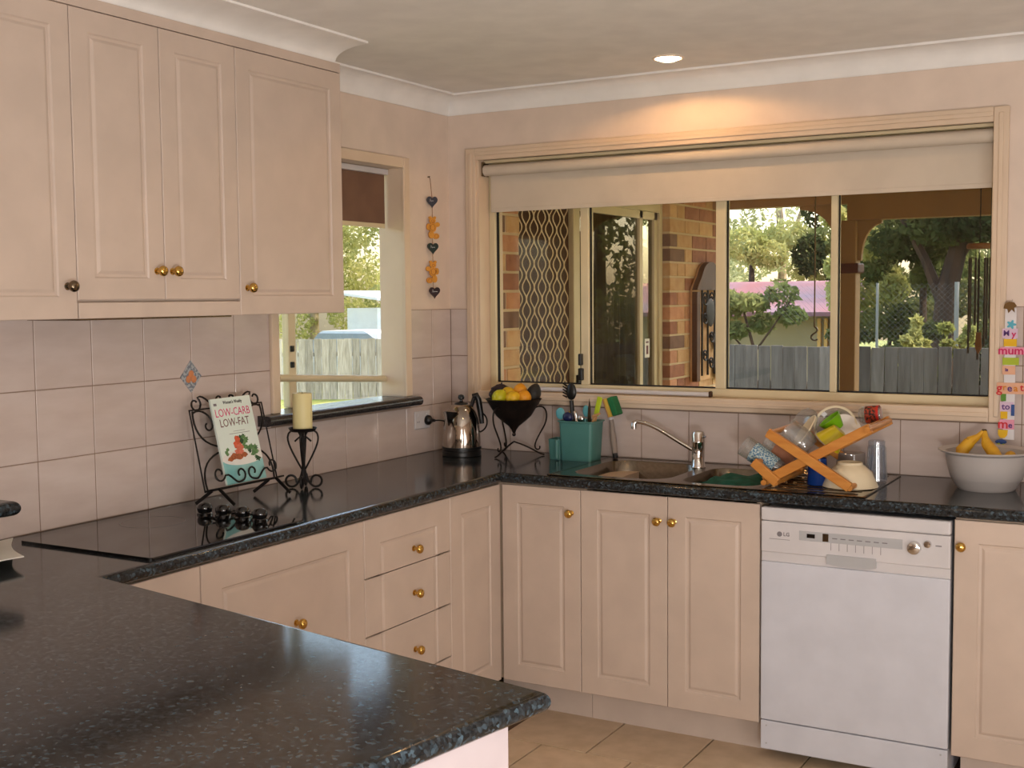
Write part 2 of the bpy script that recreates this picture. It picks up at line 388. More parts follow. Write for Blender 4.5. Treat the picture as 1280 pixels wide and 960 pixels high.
def sweep(path, prof, closed_prof=False, cap=True):
    """profile (out, z) carried along a 2-D path; out is to the left of travel; mitred corners"""
    P = [Vector(p) for p in path]; n = len(P); k = len(prof); vs = []
    for i in range(n):
        d0 = (P[i] - P[i - 1]).normalized() if i > 0 else None
        d1 = (P[i + 1] - P[i]).normalized() if i < n - 1 else None
        n0 = Vector((-d0.y, d0.x)) if d0 is not None else None; n1 = Vector((-d1.y, d1.x)) if d1 is not None else None
        if n0 is None: nn = n1
        elif n1 is None: nn = n0
        else:
            nn = (n0 + n1); nn = nn / nn.dot(n0) if abs(nn.dot(n0)) > 1e-6 else n0
        vs += [(P[i].x + nn.x * a, P[i].y + nn.y * a, z) for a, z in prof]
    fs = []
    kk = k if closed_prof else k - 1
    for i in range(n - 1):
        fs += [(i * k + j, i * k + (j + 1) % k, (i + 1) * k + (j + 1) % k, (i + 1) * k + j) for j in range(kk)]
    if cap: fs += [tuple(range(k))[::-1], tuple(range((n - 1) * k, n * k))]
    return MB().add(vs, fs)

# ================================================================== THE ROOM
H = 2.3934
XR, YR = 4.6, -6.2
fl = tag(B(-0.1, XR, YR, 0.1, -0.12, -0.008).build('floor', 'floor_grout'), 'beige ceramic tiled kitchen floor with dark grout lines', kind='structure')
TS = 0.338
tile_me = B(-TS / 2 + .003, TS / 2 - .003, -TS / 2 + .003, TS / 2 - .003, -0.010, 0.0, 0.0012).mesh('floor_tile', 'floor_tile')
for r in range(12):
    yc = -0.473 - TS * (r + 0.5)
    off = 1.04 if r % 2 == 0 else 0.871
    for k in range(-2, 10):
        xc = off + TS * (k + 0.5)
        if xc < 0.55 or xc > 4.4: continue
        put('floor_tile', tile_me, (xc, yc, 0), fl)
tag(B(-0.12, XR + .1, YR - .1, 0.2, H, H + 0.1).build('ceiling', 'ceiling_paint'), 'plain off-white plaster ceiling', kind='structure')
# left wall with window opening
LY0, LY1, LZ0, LZ1 = -1.135, -0.36, 1.145, 2.066
e_ = .012
wl = MB().box(-0.11, 0, YR, LY0 - e_, 0, H).box(-0.11, 0, LY1 + e_, 0.0, 0, H).box(-0.11, 0, LY0 - e_, LY1 + e_, 0, LZ0 - .03).box(-0.11, 0, LY0 - e_, LY1 + e_, LZ1 + e_, H).build('wall_left', 'wall_paint')
tag(wl, 'beige painted wall on the left with tiled splashback', kind='structure')
# back wall with window opening
BX0, BX1, BZ0, BZ1 = 0.155, 2.20, 1.147, 2.125
wb = MB().box(-0.12, BX0 - e_, 0, 0.2, 0, H).box(BX1 + e_, XR + .1, 0, 0.2, 0, H).box(BX0 - e_, BX1 + e_, 0, 0.2, 0, BZ0 - e_).box(BX0 - e_, BX1 + e_, 0, 0.2, BZ1 + e_, H).build('wall_back', 'wall_paint')
tag(wb, 'beige painted wall behind the sink with tiled splashback', kind='structure')
tag(B(XR, XR + 0.1, YR, 0.0, 0, H).build('wall_right', 'wall_paint'), 'beige painted wall on the right', kind='structure')
tag(B(-0.12, XR + 0.1, YR - 0.1, YR, 0, H).build('wall_rear', 'wall_paint'), 'beige painted wall behind the camera', kind='structure')
# splashback tiles
JG = 0.0014
def wtile(parent, axis, a0, a1, z0, z1):
    if a1 - a0 < 0.012 or z1 - z0 < 0.012: return
    if axis == 'x': mb = B(0.0, 0.006, a0 + JG, a1 - JG, z0 + JG, z1 - JG, 0.0011)
    else: mb = B(a0 + JG, a1 - JG, -0.006, 0.0, z0 + JG, z1 - JG, 0.0011)
    mb.build('tile', 'wall_tile', parent)
B(0, 0.0045, -3.0, -1.175, 0.895, 1.499).box(0, 0.0045, -1.175, -0.318, 0.895, 1.11).box(0, 0.0045, -0.318, -0.001, 0.895, 1.497).build('grout', 'grout', wl)
B(0.001, 3.2, -0.0045, 0, 0.895, 1.10).box(0.001, 0.095, -0.0045, 0, 1.10, 1.497).box(2.24, 3.2, -0.0045, 0, 1.10, 1.497).build('grout', 'grout', wb)
rows = [(0.9, 1.097), (1.097, 1.297), (1.297, 1.497)]
ycuts = [0.0 - 0.006] + [-0.1517 - 0.2 * k for k in range(14)]
for i in range(len(ycuts) - 1):
    a1, a0 = ycuts[i], ycuts[i + 1]
    for ri, (z0, z1) in enumerate(rows):
        if ri == 0: wtile(wl, 'x', a0, a1, z0, z1); continue
        if a0 < -0.318 and a1 > -0.318: wtile(wl, 'x', -0.318, a1, z0, z1)
        if a0 >= -0.318: wtile(wl, 'x', a0, a1, z0, z1)
        if a1 <= -1.175: wtile(wl, 'x', a0, a1, z0, z1)
        elif a0 < -1.175: wtile(wl, 'x', a0, -1.175, z0, z1)
xcuts = [0.006, 0.0962] + [0.2962 + 0.2 * k for k in range(14)]
for i in range(len(xcuts) - 1):
    a0, a1 = xcuts[i], xcuts[i + 1]
    wtile(wb, 'y', a0, a1, 0.9, 1.097)
    for z0, z1 in rows[1:]:
        if a1 <= 0.0963: wtile(wb, 'y', a0, 0.094, z0, z1)
        if a0 < 2.24 < a1: wtile(wb, 'y', 2.242, a1, z0, z1)
        if a0 >= 2.24: wtile(wb, 'y', a0, a1, z0, z1)
# decorative diamond inset
dm = MB().prism([(-0.0, 0.052), (0.046, 0), (0, -0.052), (-0.046, 0)], lambda a, b, d: (0.0055 + d, -1.5575 + a, 1.300 + b), 0, 0.003).build('diamond_tile', 'diamond_tile', wl)
dm['label'] = 'small grey diamond accent tile with painted fruit'
for a, b in ((-0.012, -0.008), (0.011, -0.009), (0.0, 0.008)):
    MB().blob((0.009, -1.5575 + a, 1.300 + b), 0.003, 0.012, 0.012, 10).build('painted_fruit', 'diamond_fruit', dm, True)
# cornice
cove = [(0.0, 2.3163), (0.006, 2.3163), (0.009, 2.322)] + [(0.009 + 0.070 * (1 - math.cos(PI / 2 * i / 8)), 2.322 + 0.063 * math.sin(PI / 2 * i / 8)) for i in range(1, 9)] + [(0.091, 2.385), (0.091, H), (0.0, H)]
tag(sweep([(XR, 0), (0, 0), (0, -1.10)], cove, True).build('trim_1', 'cornice_paint', smooth=True), 'white cove cornice along back wall and corner', kind='structure')
cove2 = [(0.0, 2.338), (0.008, 2.338), (0.012, 2.342)] + [(0.012 + 0.125 * (1 - math.cos(PI / 2 * i / 8)), 2.342 + 0.043 * math.sin(PI / 2 * i / 8)) for i in range(1, 9)] + [(0.150, 2.386), (0.150, H), (0.0, H)]
tag(sweep([(0.245, -1.10), (0.245, -3.4)], cove2, True).build('trim_2', 'cornice_paint', smooth=True), 'white cove cornice running above the wall cupboards', kind='structure')

# ---- back window
W1 = put('window_1', None, (1.18, 0.05, 1.147)); tag(W1, 'wide cream aluminium sliding window above the sink', kind='structure')
def archi(parent, x0, x1, z0, z1, wd, fn):
    for (a0, a1, b0, b1, nm) in ((x0, x0 + wd, z0, z1, 'architrave'), (x1 - wd, x1, z0, z1, 'architrave'), (x0 + wd, x1 - wd, z1 - wd, z1, 'architrave'), (x0 + wd, x1 - wd, z0, z0 + wd, 'architrave')):
        if fn == 'y':
            m_ = B(a0, a1, -0.018, 0.0, b0, b1, 0.004)
            if a1 - a0 > b1 - b0: m_.box(a0, a1, -0.023, -0.01, (b0 + b1) / 2 - .007, (b0 + b1) / 2 + .009, 0.003)
            else: m_.box((a0 + a1) / 2 - .008, (a0 + a1) / 2 + .008, -0.023, -0.01, b0 + .02, b1 - .02, 0.003)
        else:
            m_ = B(0.0, 0.018, a0, a1, b0, b1, 0.004)
        m_.build(nm, 'timber_trim', parent)
archi(W1, 0.095, 2.24, 1.101, 2.17, 0.05, 'y')
B(BX0 - .0115, BX0, -0.005, 0.19, BZ0, BZ1).box(BX1, BX1 + .0115, -0.005, 0.19, BZ0, BZ1).box(BX0, BX1, -0.005, 0.19, BZ1, BZ1 + .0115).box(BX0, BX1, -0.012, 0.19, BZ0 - .0115, BZ0).build('reveal', 'timber_trim', W1)
FY0, FY1 = 0.075, 0.125
MB().box(BX0, 0.183, FY0, FY1, BZ0, BZ1, .003).box(2.176, BX1, FY0, FY1, BZ0, BZ1, .003).box(0.18, 2.18, FY0, FY1, BZ0, 1.181, .003).box(0.18, 2.18, FY0, FY1, BZ1 - .03, BZ1, .003).build('window_frame', 'aluminium_cream', W1)
MB().box(0.183, 0.187, .092, .108, 1.181, 2.1).box(2.172, 2.176, .092, .108, 1.181, 2.1).box(0.183, 2.176, .092, .108, 1.181, 1.186).build('rubber_seal', 'black_rubber', W1)
for x0, x1 in ((0.590, 0.626), (1.174, 1.214), (1.620, 1.645)):
    mu = B(x0, x1, FY0, FY1, 1.181, 2.1, .003).build('mullion', 'aluminium_cream', W1)
    B(x1 - .001, x1 + .003, .09, .105, 1.186, 2.1).build('rubber_seal', 'black_rubber', mu)
for x0, x1 in ((0.187, 0.590), (0.628, 1.174), (1.216, 1.620), (1.647, 2.172)):
    B(x0 - .004, x1 + .002, 0.098, 0.102, 1.184, 2.1).build('pane', 'window_glass', W1)
B(1.647, 2.174, 0.118, 0.1185, 1.184, 2.1).build('insect_screen', 'insect_screen', W1)
lk = B(0.585, 0.605, 0.055, 0.076, 1.20, 1.25, .004).box(0.588, 0.602, 0.05, 0.076, 1.262, 1.31, .004).build('latch', 'black_plastic', W1); lk['label'] = 'black plastic sliding window latch'
B(2.186, 2.196, 0.06, 0.08, 1.30, 1.315, .003).build('latch', 'black_plastic', W1)
rod = MB().tube([(0.40, 0.045, 1.160), (1.165, 0.045, 1.160)], 0.0095, 10).build('track_rod', 'white_plastic'); tag(rod, 'thin white rod lying along the window track above the sink', 'rod')
B(1.160, 1.172, 0.035, 0.055, 1.150, 1.172, .003).build('rod_end', 'bark', rod)

# ---- roller blind on the back window
RB = thing('roller_blind', (1.18, 0.03, 1.905), 'cream roller blind rolled part-way down over the sink window', 'blind')
MB().tube([(0.165, 0.032, 2.080), (2.188, 0.032, 2.080)], 0.024, 16).build('roller_tube', 'blind_fabric', RB, True)
B(0.178, 2.180, 0.0540, 0.0560, 1.908, 2.084).build('fabric', 'blind_fabric', RB)
B(0.178, 2.180, 0.0515, 0.0585, 1.905, 1.922, .002).build('bottom_rail', 'blind_fabric', RB)
B(0.158, 0.166, 0.01, 0.06, 2.055, 2.115, .002).build('bracket', 'gunmetal', RB); B(2.189, 2.197, 0.01, 0.06, 2.055, 2.115, .002).build('bracket', 'gunmetal', RB)
B(0.158, 2.197, 0.03, 0.06, 2.110, 2.1225, .002).build('head_rail', 'aluminium_cream', RB)

# ---- left window
W2 = put('window_2', None, (-0.05, -0.75, 1.145)); tag(W2, 'small side window with dark sill, partly behind the wall cupboard', kind='structure')
for (a0, a1, b0, b1) in ((LY0 - .04, LY0, 1.145, 2.108), (LY1, LY1 + .042, 1.145, 2.108), (LY0, LY1, LZ1, 2.108)):
    B(0, 0.018, a0, a1, b0, b1, .004).build('architrave', 'timber_trim', W2)
B(-0.108, 0.005, LY0 - .0115, LY0, LZ0, LZ1).box(-0.108, 0.005, LY1, LY1 + .0115, LZ0, LZ1).box(-0.108, 0.005, LY0, LY1, LZ1, LZ1 + .0115).build('reveal', 'timber_trim', W2)
GX = -0.105
MB().box(GX - .02, GX + .02, LY0, -1.02, LZ0, LZ1, .002).box(GX - .02, GX + .02, -1.02, LY1, 2.045, LZ1).box(GX - .02, GX + .015, LY0, LY1, LZ0 - .02, LZ0 - .004).build('window_frame', 'aluminium_cream', W2)
B(GX - .015, GX + .018, -0.962, -0.922, LZ0, 2.045, .004).build('mullion', 'aluminium_cream', W2)
for z in (1.352, 1.293): B(GX + .016, GX + .028, -0.958, -0.942, z, z + .022, .003).build('latch', 'black_plastic', W2)
MB().tube([(GX + .012, -1.02, 1.259), (GX + .012, LY1 - .002, 1.216)], 0.014, 10).build('rail', 'aluminium_cream', W2, True)
B(GX - .002, GX + .002, -1.02, LY1 - .004, LZ0 - .004, 2.045).build('pane', 'window_glass', W2)
B(GX - .0205, GX - .020, -0.93, LY1, LZ0, 2.045).build('insect_screen', 'insect_screen', W2)
silp = [(0.0, 1.108)] + [(0.043 + 0.018 * math.cos(a), 1.1265 + 0.0185 * math.sin(a)) for a in [(-PI / 2 + PI * i / 8) for i in range(9)]] + [(0.0, 1.145)]
sill = sweep([(0.006, -0.315), (0.006, -1.246)], silp, True).box(-0.10, 0.008, LY0, LY1, 1.120, 1.145).build('window_sill', 'dark_sill', W2, 50); sill['label'] = 'dark laminate sill with rounded front edge'
BB = thing('brown_blind', (GX + .04, -0.66, 1.82), 'brown roller blind partly lowered in the small side window', 'blind')
B(GX + .030, GX + .033, -1.02, LY1 - .01, 1.842, 2.05).build('fabric', 'brown_blind', BB)
B(GX + .028, GX + .036, -1.02, LY1 - .012, 1.828, 1.846, .002).build('bottom_rail', 'aluminium_cream', BB)
B(GX + .01, GX + .05, -1.02, LY1 - .004, 2.042, 2.064, .002).build('head_rail', 'white_plastic', BB)

# ================================================================== CABINETRY
def door_mb(u0, u1, z0, z1, fn, th=0.016, m_=0.062, sides=(1, 1, 1, 1)):
    """moulded panel door; fn(u,z,out)->3-D; sides l,r,b,t say which sides carry the routed moulding"""
    mb = MB()
    prof = [(0.0, -0.0055), (0.0, -0.002), (0.002, 0.0), (m_, 0.0), (m_ + .004, -0.0042), (m_ + .011, -0.0050), (m_ + .019, -0.0010), (m_ + .022, -0.0005)]
    vs = []; fs = []
    for ins, hgt in prof:
        a = [ins if (s or ins < 0.003) else 0.0 for s in sides]
        vs += [fn(u0 + a[0], z0 + a[2], hgt), fn(u1 - a[1], z0 + a[2], hgt), fn(u1 - a[1], z1 - a[3], hgt), fn(u0 + a[0], z1 - a[3], hgt)]
    for i in range(len(prof) - 1):
        fs += [(i * 4 + j, i * 4 + (j + 1) % 4, i * 4 + 4 + (j + 1) % 4, i * 4 + 4 + j) for j in range(4)]
    k = (len(prof) - 1) * 4; fs.append((k, k + 1, k + 2, k + 3))
    mb.add(vs, fs)
    q = [fn(u, z, d) for d in (-th, -0.0055) for u, z in ((u0, z0), (u1, z0), (u1, z1), (u0, z1))]
    mb.add(q, [(3, 2, 1, 0), (4, 5, 6, 7), (0, 1, 5, 4), (1, 2, 6, 5), (2, 3, 7, 6), (3, 0, 4, 7)])
    return mb
KN = [(0.0001, 0.0), (0.010, 0.0), (0.010, 0.002), (0.0055, 0.004), (0.005, 0.012), (0.008, 0.015), (0.0135, 0.019), (0.0155, 0.025), (0.0135, 0.031), (0.008, 0.0345), (0.0001, 0.0355)]
MX = Matrix.Rotation(PI / 2, 4, 'Y')           # lathe axis -> +x
MY = Matrix.Rotation(PI / 2, 4, 'X')           # lathe axis -> -y
def knob(parent, p, facing, material='brass'):
    return MB().lathe(KN, 16, p, MX if facing == 'x' else MY).build('knob', material, parent, True)
G = 0.0013
def fx(X): return lambda u, z, d: (X + d, u, z)
def fy(Y): return lambda u, z, d: (u, Y - d, z)

# ---- wall cupboards
UX = 0.257
def wall_cup(label, y0, y1, z0, doors, hood=False):
    c = thing('wall_cupboard', (0.13, (y0 + y1) / 2, z0), label, 'cupboard', 'cream wall cupboards')
    B(0.0075, UX - .018, y0 + .0005, y1 - .0005, 1.500, 2.335).build('carcass', 'cream_laminate', c)
    zb = 1.5465 if hood else 1.497
    for (a, b, ky, kz, km) in doors:
        d = door_mb(a + G, b - G, zb, 2.305, fx(UX), m_=0.058).build('door', 'cream_laminate', c)
        knob(d, (UX, ky, kz), 'x', km)
    B(UX - .017, UX - .001, y0, y1, 2.3075, 2.337).build('fascia', 'cream_laminate', c)
    if hood:
        B(UX - .016, UX + .001, y0 + G, y1 - G, 1.497, 1.5395, .002).build('hood_strip', 'cream_laminate', c)
        B(0.03, UX - .02, y0 + .02, y1 - .02, 1.492, 1.500).build('extractor_grille', 'gunmetal', c)
    return c
wall_cup('cream wall cupboard at the far left, cut by the picture edge', -2.712, -2.210, 1.497, [(-2.712, -2.210, -2.243, 1.582, 'gunmetal')])
wall_cup('double-door cream wall cupboard over the cooktop with pull-out hood strip', -2.210, -1.592, 1.497, [(-2.210, -1.900, -1.931, 1.626, 'brass'), (-1.900, -1.592, -1.872, 1.626, 'brass')], True)
wall_cup('single-door cream wall cupboard next to the small side window', -1.592, -1.074, 1.497, [(-1.592, -1.074, -1.560, 1.580, 'brass')])

# ---- base units, left run
BF = 0.582; DT = 0.857; DB = 0.122
def base(label, loc, cat='cupboard'): return thing('base_cupboard', loc, label, cat, 'cream base cupboards')
c = base('plain cream filler panel beside the peninsula', (0.3, -2.29, 0), 'panel')
B(0.02, BF - .018, -2.44, -2.127, DB, 0.8625).build('carcass', 'carcass', c); B(BF - .017, BF, -2.452, -2.128, DB, DT, .0015).build('front_panel', 'cream_laminate', c)
B(0.02, 0.53, -2.44, -2.127, 0.0, DB - .001).build('kickboard', 'kick_cream', c)
c = base('wide cream pot drawer unit under the cooktop', (0.3, -1.77, 0), 'drawers')
B(0.02, BF - .018, -2.126, -1.423, DB, 0.8625).build('carcass', 'carcass', c)
d = door_mb(-2.126 + G, -1.422 - G, 0.385, DT, fx(BF), m_=.075).build('drawer', 'cream_laminate', c); knob(d, (BF, -1.752, 0.617), 'x')
d = door_mb(-2.126 + G, -1.422 - G, DB, 0.382, fx(BF), m_=.06).build('drawer', 'cream_laminate', c); knob(d, (BF, -1.752, 0.25), 'x')
B(0.02, 0.53, -2.126, -1.423, 0.0, DB - .001).build('kickboard', 'kick_cream', c)
c = base('cream stack of narrow drawers with brass knobs near the corner', (0.3, -1.175, 0), 'drawers')
B(0.02, BF - .018, -1.4215, -0.929, DB, 0.8625).build('carcass', 'carcass', c)
zs = [DT, 0.672, 0.487, 0.302, DB]
for i in range(4):
    d = door_mb(-1.422 + G, -0.928 - G, zs[i + 1] + G, zs[i] - (G if i else 0), fx(BF), m_=.082, sides=(1, 1, 1 if i == 3 else 0, 1 if i == 0 else 0)).build('drawer', 'cream_laminate', c)
    knob(d, (BF, -1.152, (0.722, 0.574, 0.384, 0.21)[i]), 'x')
B(0.02, 0.53, -1.4215, -0.929, 0.0, DB - .001).build('kickboard', 'kick_cream', c)
c = base('narrow cream corner panel door left of the corner gap', (0.3, -0.76, 0), 'cupboard')
B(0.02, BF - .018, -0.9275, -0.60, DB, 0.8625).build('carcass', 'carcass', c)
door_mb(-0.928 + G, -0.5865, DB, DT, fx(BF), m_=.068).build('door', 'cream_laminate', c)
B(0.02, 0.53, -0.9275, -0.60, 0.0, DB - .001).build('kickboard', 'kick_cream', c)
# ---- base units, back run
YF = -0.582
c = base('cream corner cupboard left of the sink unit, one knob', (0.75, -0.3, 0))
B(0.02, 0.910, YF + .018, -0.02, DB, 0.8625).build('carcass', 'carcass', c)
d = door_mb(0.5875, 0.911 - G, DB, DT, fy(YF), m_=.064).build('door', 'cream_laminate', c); knob(d, (0.875, YF, 0.772), 'y')
B(0.535, 0.910, -0.49, -0.474, 0.0, DB - .001).build('kickboard', 'kick_cream', c)
c = base('double-door cream cupboard under the sink', (1.24, -0.3, 0))
MB().box(0.912, 0.928, YF + .018, -0.02, DB, 0.8625).box(1.555, 1.571, YF + .018, -0.02, DB, 0.8625).box(0.928, 1.555, YF + .018, -0.02, DB, DB + .016).box(0.928, 1.555, -0.036, -0.02, DB + .016, 0.70).build('carcass', 'carcass', c)
d = door_mb(0.911 + G, 1.2435 - G, DB, DT, fy(YF), m_=.064).build('door', 'cream_laminate', c); knob(d, (1.212, YF, 0.772), 'y')
d = door_mb(1.2435 + G, 1.5715 - G, DB, DT, fy(YF), m_=.064).build('door', 'cream_laminate', c); knob(d, (1.268, YF, 0.773), 'y')
B(0.912, 1.571, -0.49, -0.474, 0.0, DB - .001).build('kickboard', 'kick_cream', c)
c = base('cream cupboard right of the dishwasher under the white basin', (2.42, -0.3, 0))
B(2.182, 2.66, YF + .018, -0.02, DB, 0.8625).build('carcass', 'carcass', c)
d = door_mb(2.181, 2.66, DB, DT, fy(YF), m_=.068).build('door', 'cream_laminate', c); knob(d, (2.203, YF, 0.778), 'y')
B(2.195, 3.18, -0.49, -0.474, 0.0, DB - .001).build('kickboard', 'kick_cream', c)
# ---- dishwasher
DW = thing('dishwasher', (1.875, -0.3, 0), 'white freestanding dishwasher with control strip and round dial', 'dishwasher')
x0, x1 = 1.578, 2.172; YD = -0.592
B(x0 + .004, x1 - .004, YD + .03, -0.03, 0.03, 0.845).build('body', 'white_enamel', DW)
B(x0, x1, YD - .004, YD + .03, 0.808, 0.852, .006).build('worktop_lip', 'white_plastic', DW)
cp = B(x0, x1, YD, YD + .03, 0.7035, 0.8065, .004).build('control_panel', 'white_plastic', DW)
B(x0, x1, YD + .006, YD + .03, 0.672, 0.7035, .002).build('recess', 'white_plastic', DW)
B(x0, x1, YD + .001, YD + .03, 0.140, 0.672, .004).build('door', 'white_enamel', DW)
kp = B(x0, x1, YD + .004, YD + .03, 0.040, 0.1365, .003).build('kick_plate', 'white_enamel', DW)
for (a, b) in ((x0 + .02, .12), (x0 + .02, .06), (x1 - .02, .12)): MB().lathe([(0.003, 0), (0.003, 0.0015), (0.0001, 0.002)], 8, (a, YD + .004, b), MY).build('screw', 'grey_strip', kp)
B(x0 + .02, x1 - .02, YD + .13, -0.10, 0.0, 0.045).build('plinth', 'black_plastic', DW)
MB().prism([(0.0, 0.0)] + [(0.155 * t, -0.022 + 0.006 * abs(2 * t - 1) ** 3) for t in [i / 8 for i in range(9)]] + [(0.155, 0.0), (0.155, 0.014), (0.0, 0.014)], lambda a, b, d_: (1.795 + a, YD - .002 + d_, 0.700 + b), -0.003, 0.012).build('handle', 'grey_strip', DW)
B(1.705, 2.030, YD - .0012, YD + .01, 0.752, 0.783, .0005).build('display_strip', 'grey_strip', cp)
B(1.730, 1.756, YD - .0016, YD, 0.762, 0.775).build('display_window', 'black_gloss', cp)
B(1.781, 1.800, YD - .0020, YD, 0.7545, 0.780, .0005).build('power_button', 'gunmetal', cp)
for i in range(7): B(1.812 + i * .026, 1.828 + i * .026, YD - .0016, YD, 0.7655, 0.7685).build('printed_mark', 'grey_print', cp)
for i in range(7): B(1.807 + i * .026, 1.8085 + i * .026, YD - .0004, YD, 0.728, 0.752).build('printed_tick', 'grey_print', cp)
B(1.606, 1.674, YD - .0004, YD, 0.748, 0.7494).build('printed_line', 'grey_print', cp); B(2.128, 2.146, YD - .0004, YD, 0.771, 0.7745).build('printed_mark', 'grey_print', cp)
MB().lathe([(0.0001, -0.0012), (0.0085, -0.0012), (0.0085, 0.0006), (0.0001, 0.0006)], 20, (1.640, YD, 0.766), MY).build('logo_disc', 'grey_print', cp)
text_mb('LG', 0.017, lambda a, b, d_: (1.663 + a, YD - .0004 - d_, 0.766 + b), bold=.0004).build('lettering', 'grey_print', cp)
MB().lathe([(0.021, 0), (0.021, 0.006), (0.019, 0.018), (0.016, 0.020), (0.0001, 0.020)], 24, (2.066, YD, 0.762), MY).build('dial', 'chrome', cp, True)
MB().lathe([(0.012, 0), (0.012, 0.004), (0.010, 0.010), (0.0001, 0.011)], 20, (2.105, YD, 0.776), MY).build('start_button', 'chrome', cp, True)

# ================================================================== WORKTOP
r_ = 0.018
ua = Vector((0.9827, -0.1850)); na = Vector((-0.1850, -0.9827))
PA = Vector((0.60, -2.451)); PB = Vector((1.909, -2.6974)); PC = PB + na * 1.0; PD = PC - ua * 2.2
def inset(p, a, b): return Vector((p.x + a, p.y + b))
IA = PA + na * r_ + Vector((-r_ * 0.83, 0)); IB = PB + na * r_ - ua * r_; IC = PC - na * r_ - ua * r_; ID = PD - na * r_
nose = [(0.0, 0.863)] + [(r_ * math.cos(a), 0.8815 + 0.0185 * math.sin(a)) for a in [(-PI / 2 + PI * i / 10) for i in range(11)]] + [(0.0, 0.900)]
wt = sweep([(3.2, -0.6 + r_), (0.6 - r_, -0.6 + r_), (IA.x, IA.y), (IB.x, IB.y), (IC.x, IC.y), (0.007, IC.y - ua.y * (IC.x - 0.007) / ua.x)], nose[1:-1], False, False)
q = 0.6 - r_
SX0, SX1, SY0, SY1 = 0.80, 1.565, -0.545, -0.075
wt.box(0.007, SX0, -q, -0.007, 0.863, 0.9).box(SX0, SX1, SY1, -0.007, 0.863, 0.9).box(SX0, SX1, -q, SY0, 0.863, 0.9).box(SX1, 3.2, -q, -0.007, 0.863, 0.9)
wt.prism([(0.007, -q), (0.007, IA.y), (IA.x, IA.y), (q, -q)], lambda a, b, d_: (a, b, d_), 0.863, 0.9)
ox = Vector((0.007, 0)); 
tt = (ID.x - 0.007) / ua.x; IE = ID - ua * tt
wt.prism([(0.007, IA.y), (IE.x, IE.y), (IC.x, IC.y), (IB.x, IB.y), (IA.x, IA.y)], lambda a, b, d_: (a, b, d_), 0.863, 0.9)
tag(wt.build('worktop', 'laminate', smooth=50), 'dark speckled laminate worktop with rounded edge, wrapping corner and peninsula', 'worktop')
# peninsula carcass below
pn = thing('peninsula_cabinet', (1.2, -3.0, 0), 'cream cabinet base under the peninsula worktop', 'cabinet')
def pp(a, b): p = PB - ua * a + na * b; return (p.x, p.y)
MB().prism([pp(0.075, 0.06), pp(0.075, 0.90), pp(1.2, 0.90), pp(1.2, 0.06)], lambda a, b, d_: (a, b, d_), 0.0, 0.8625).build('carcass', 'cream_laminate', pn)
MB().prism([pp(0.055, 0.045), pp(0.055, 0.92), pp(0.074, 0.92), pp(0.074, 0.045)], lambda a, b, d_: (a, b, d_), 0.0, 0.8625).build('end_panel', 'cream_panel', pn)
# raised servery shelf at far left
sh = sweep([(0.30, -3.3), (0.30, -2.475), (0.0075, -2.475)][::-1], [(p_[0], p_[1] + 0.158) for p_ in nose[1:-1]], False, False)
sh.box(0.0075, 0.30, -3.3, -2.475, 1.021, 1.058)
tag(sh.build('wall_shelf', 'laminate', smooth=50), 'raised dark laminate shelf end at the left picture edge', 'shelf')
tag(B(0.0075, 0.27, -3.28, -2.52, 0.995, 1.0205).build('shelf_bracket', 'timber_trim'), 'timber batten under the raised dark shelf', 'bracket')

# ================================================================== SINK, TAP
SK = thing('sink', (1.33, -0.31, 0.9), 'stainless steel sink with one and a half bowls and drainboard', 'sink')
def cell(mb, rect, hole, z):
    n = len(hole); x0, x1, y0, y1 = rect; cx = (x0 + x1) / 2; cy = (y0 + y1) / 2; out = []
    for a, b in hole:
        dx, dy = a - cx, b - cy; s_ = min(((x1 - cx) / abs(dx)) if abs(dx) > 1e-6 else 1e9, ((y1 - cy) / abs(dy)) if abs(dy) > 1e-6 else 1e9)
        out.append((cx + dx * s_, cy + dy * s_))
    # push the samples nearest the corners onto the corners
    for c_ in ((x1, y1), (x0, y1), (x0, y0), (x1, y0)):
        j = min(range(n), key=lambda i: (out[i][0] - c_[0]) ** 2 + (out[i][1] - c_[1]) ** 2); out[j] = c_
    vs = [(a, b, z) for a, b in out] + [(a, b, z) for a, b in hole]
    mb.add(vs, [(i, (i + 1) % n, n + (i + 1) % n, n + i) for i in range(n)])
def bowl(mb, x0, x1, y0, y1, r, dep, z):
    ring = []
    for ins, dz, rr in ((0, 0, r), (0.003, -0.004, r), (0.010, -dep * .5, r), (0.020, -dep * .88, r), (0.045, -dep * .985, r), (0.07, -dep, r * .8)):
        ring.append([(a, b, z + dz) for a, b in rrect(x0 + ins, x1 - ins, y0 + ins, y1 - ins, max(rr - ins * .4, .02), 6)])
    n = len(ring[0]); vs = [p for rg in ring for p in rg]; fs = []
    for i in range(len(ring) - 1): fs += [(i * n + j, i * n + (j + 1) % n, (i + 1) * n + (j + 1) % n, (i + 1) * n + j) for j in range(n)]
    fs.append(tuple(range((len(ring) - 1) * n, len(ring) * n))); mb.add(vs, fs)
ZS = 0.9035
b1 = (0.825, 1.205, -0.52, -0.095); b2 = (1.255, 1.535, -0.525, -0.135)
pl = MB()
cell(pl, (0.775, 1.228, -0.572, -0.045), rrect(*b1, 0.09, 6), ZS); cell(pl, (1.228, 1.550, -0.572, -0.045), rrect(*b2, 0.07, 6), ZS)
pl.build('sink_top', 'steel', SK, True)
m_ = MB(); bowl(m_, *b1, 0.09, 0.165, ZS); m_.build('bowl', 'steel', SK, True)
m_ = MB(); bowl(m_, *b2, 0.07, 0.13, ZS); m_.build('bowl', 'steel', SK, True)
dr = MB().box(1.550, 1.905, -0.572, -0.045, 0.9005, ZS, .001)
dr.build('drainboard', 'steel', SK)
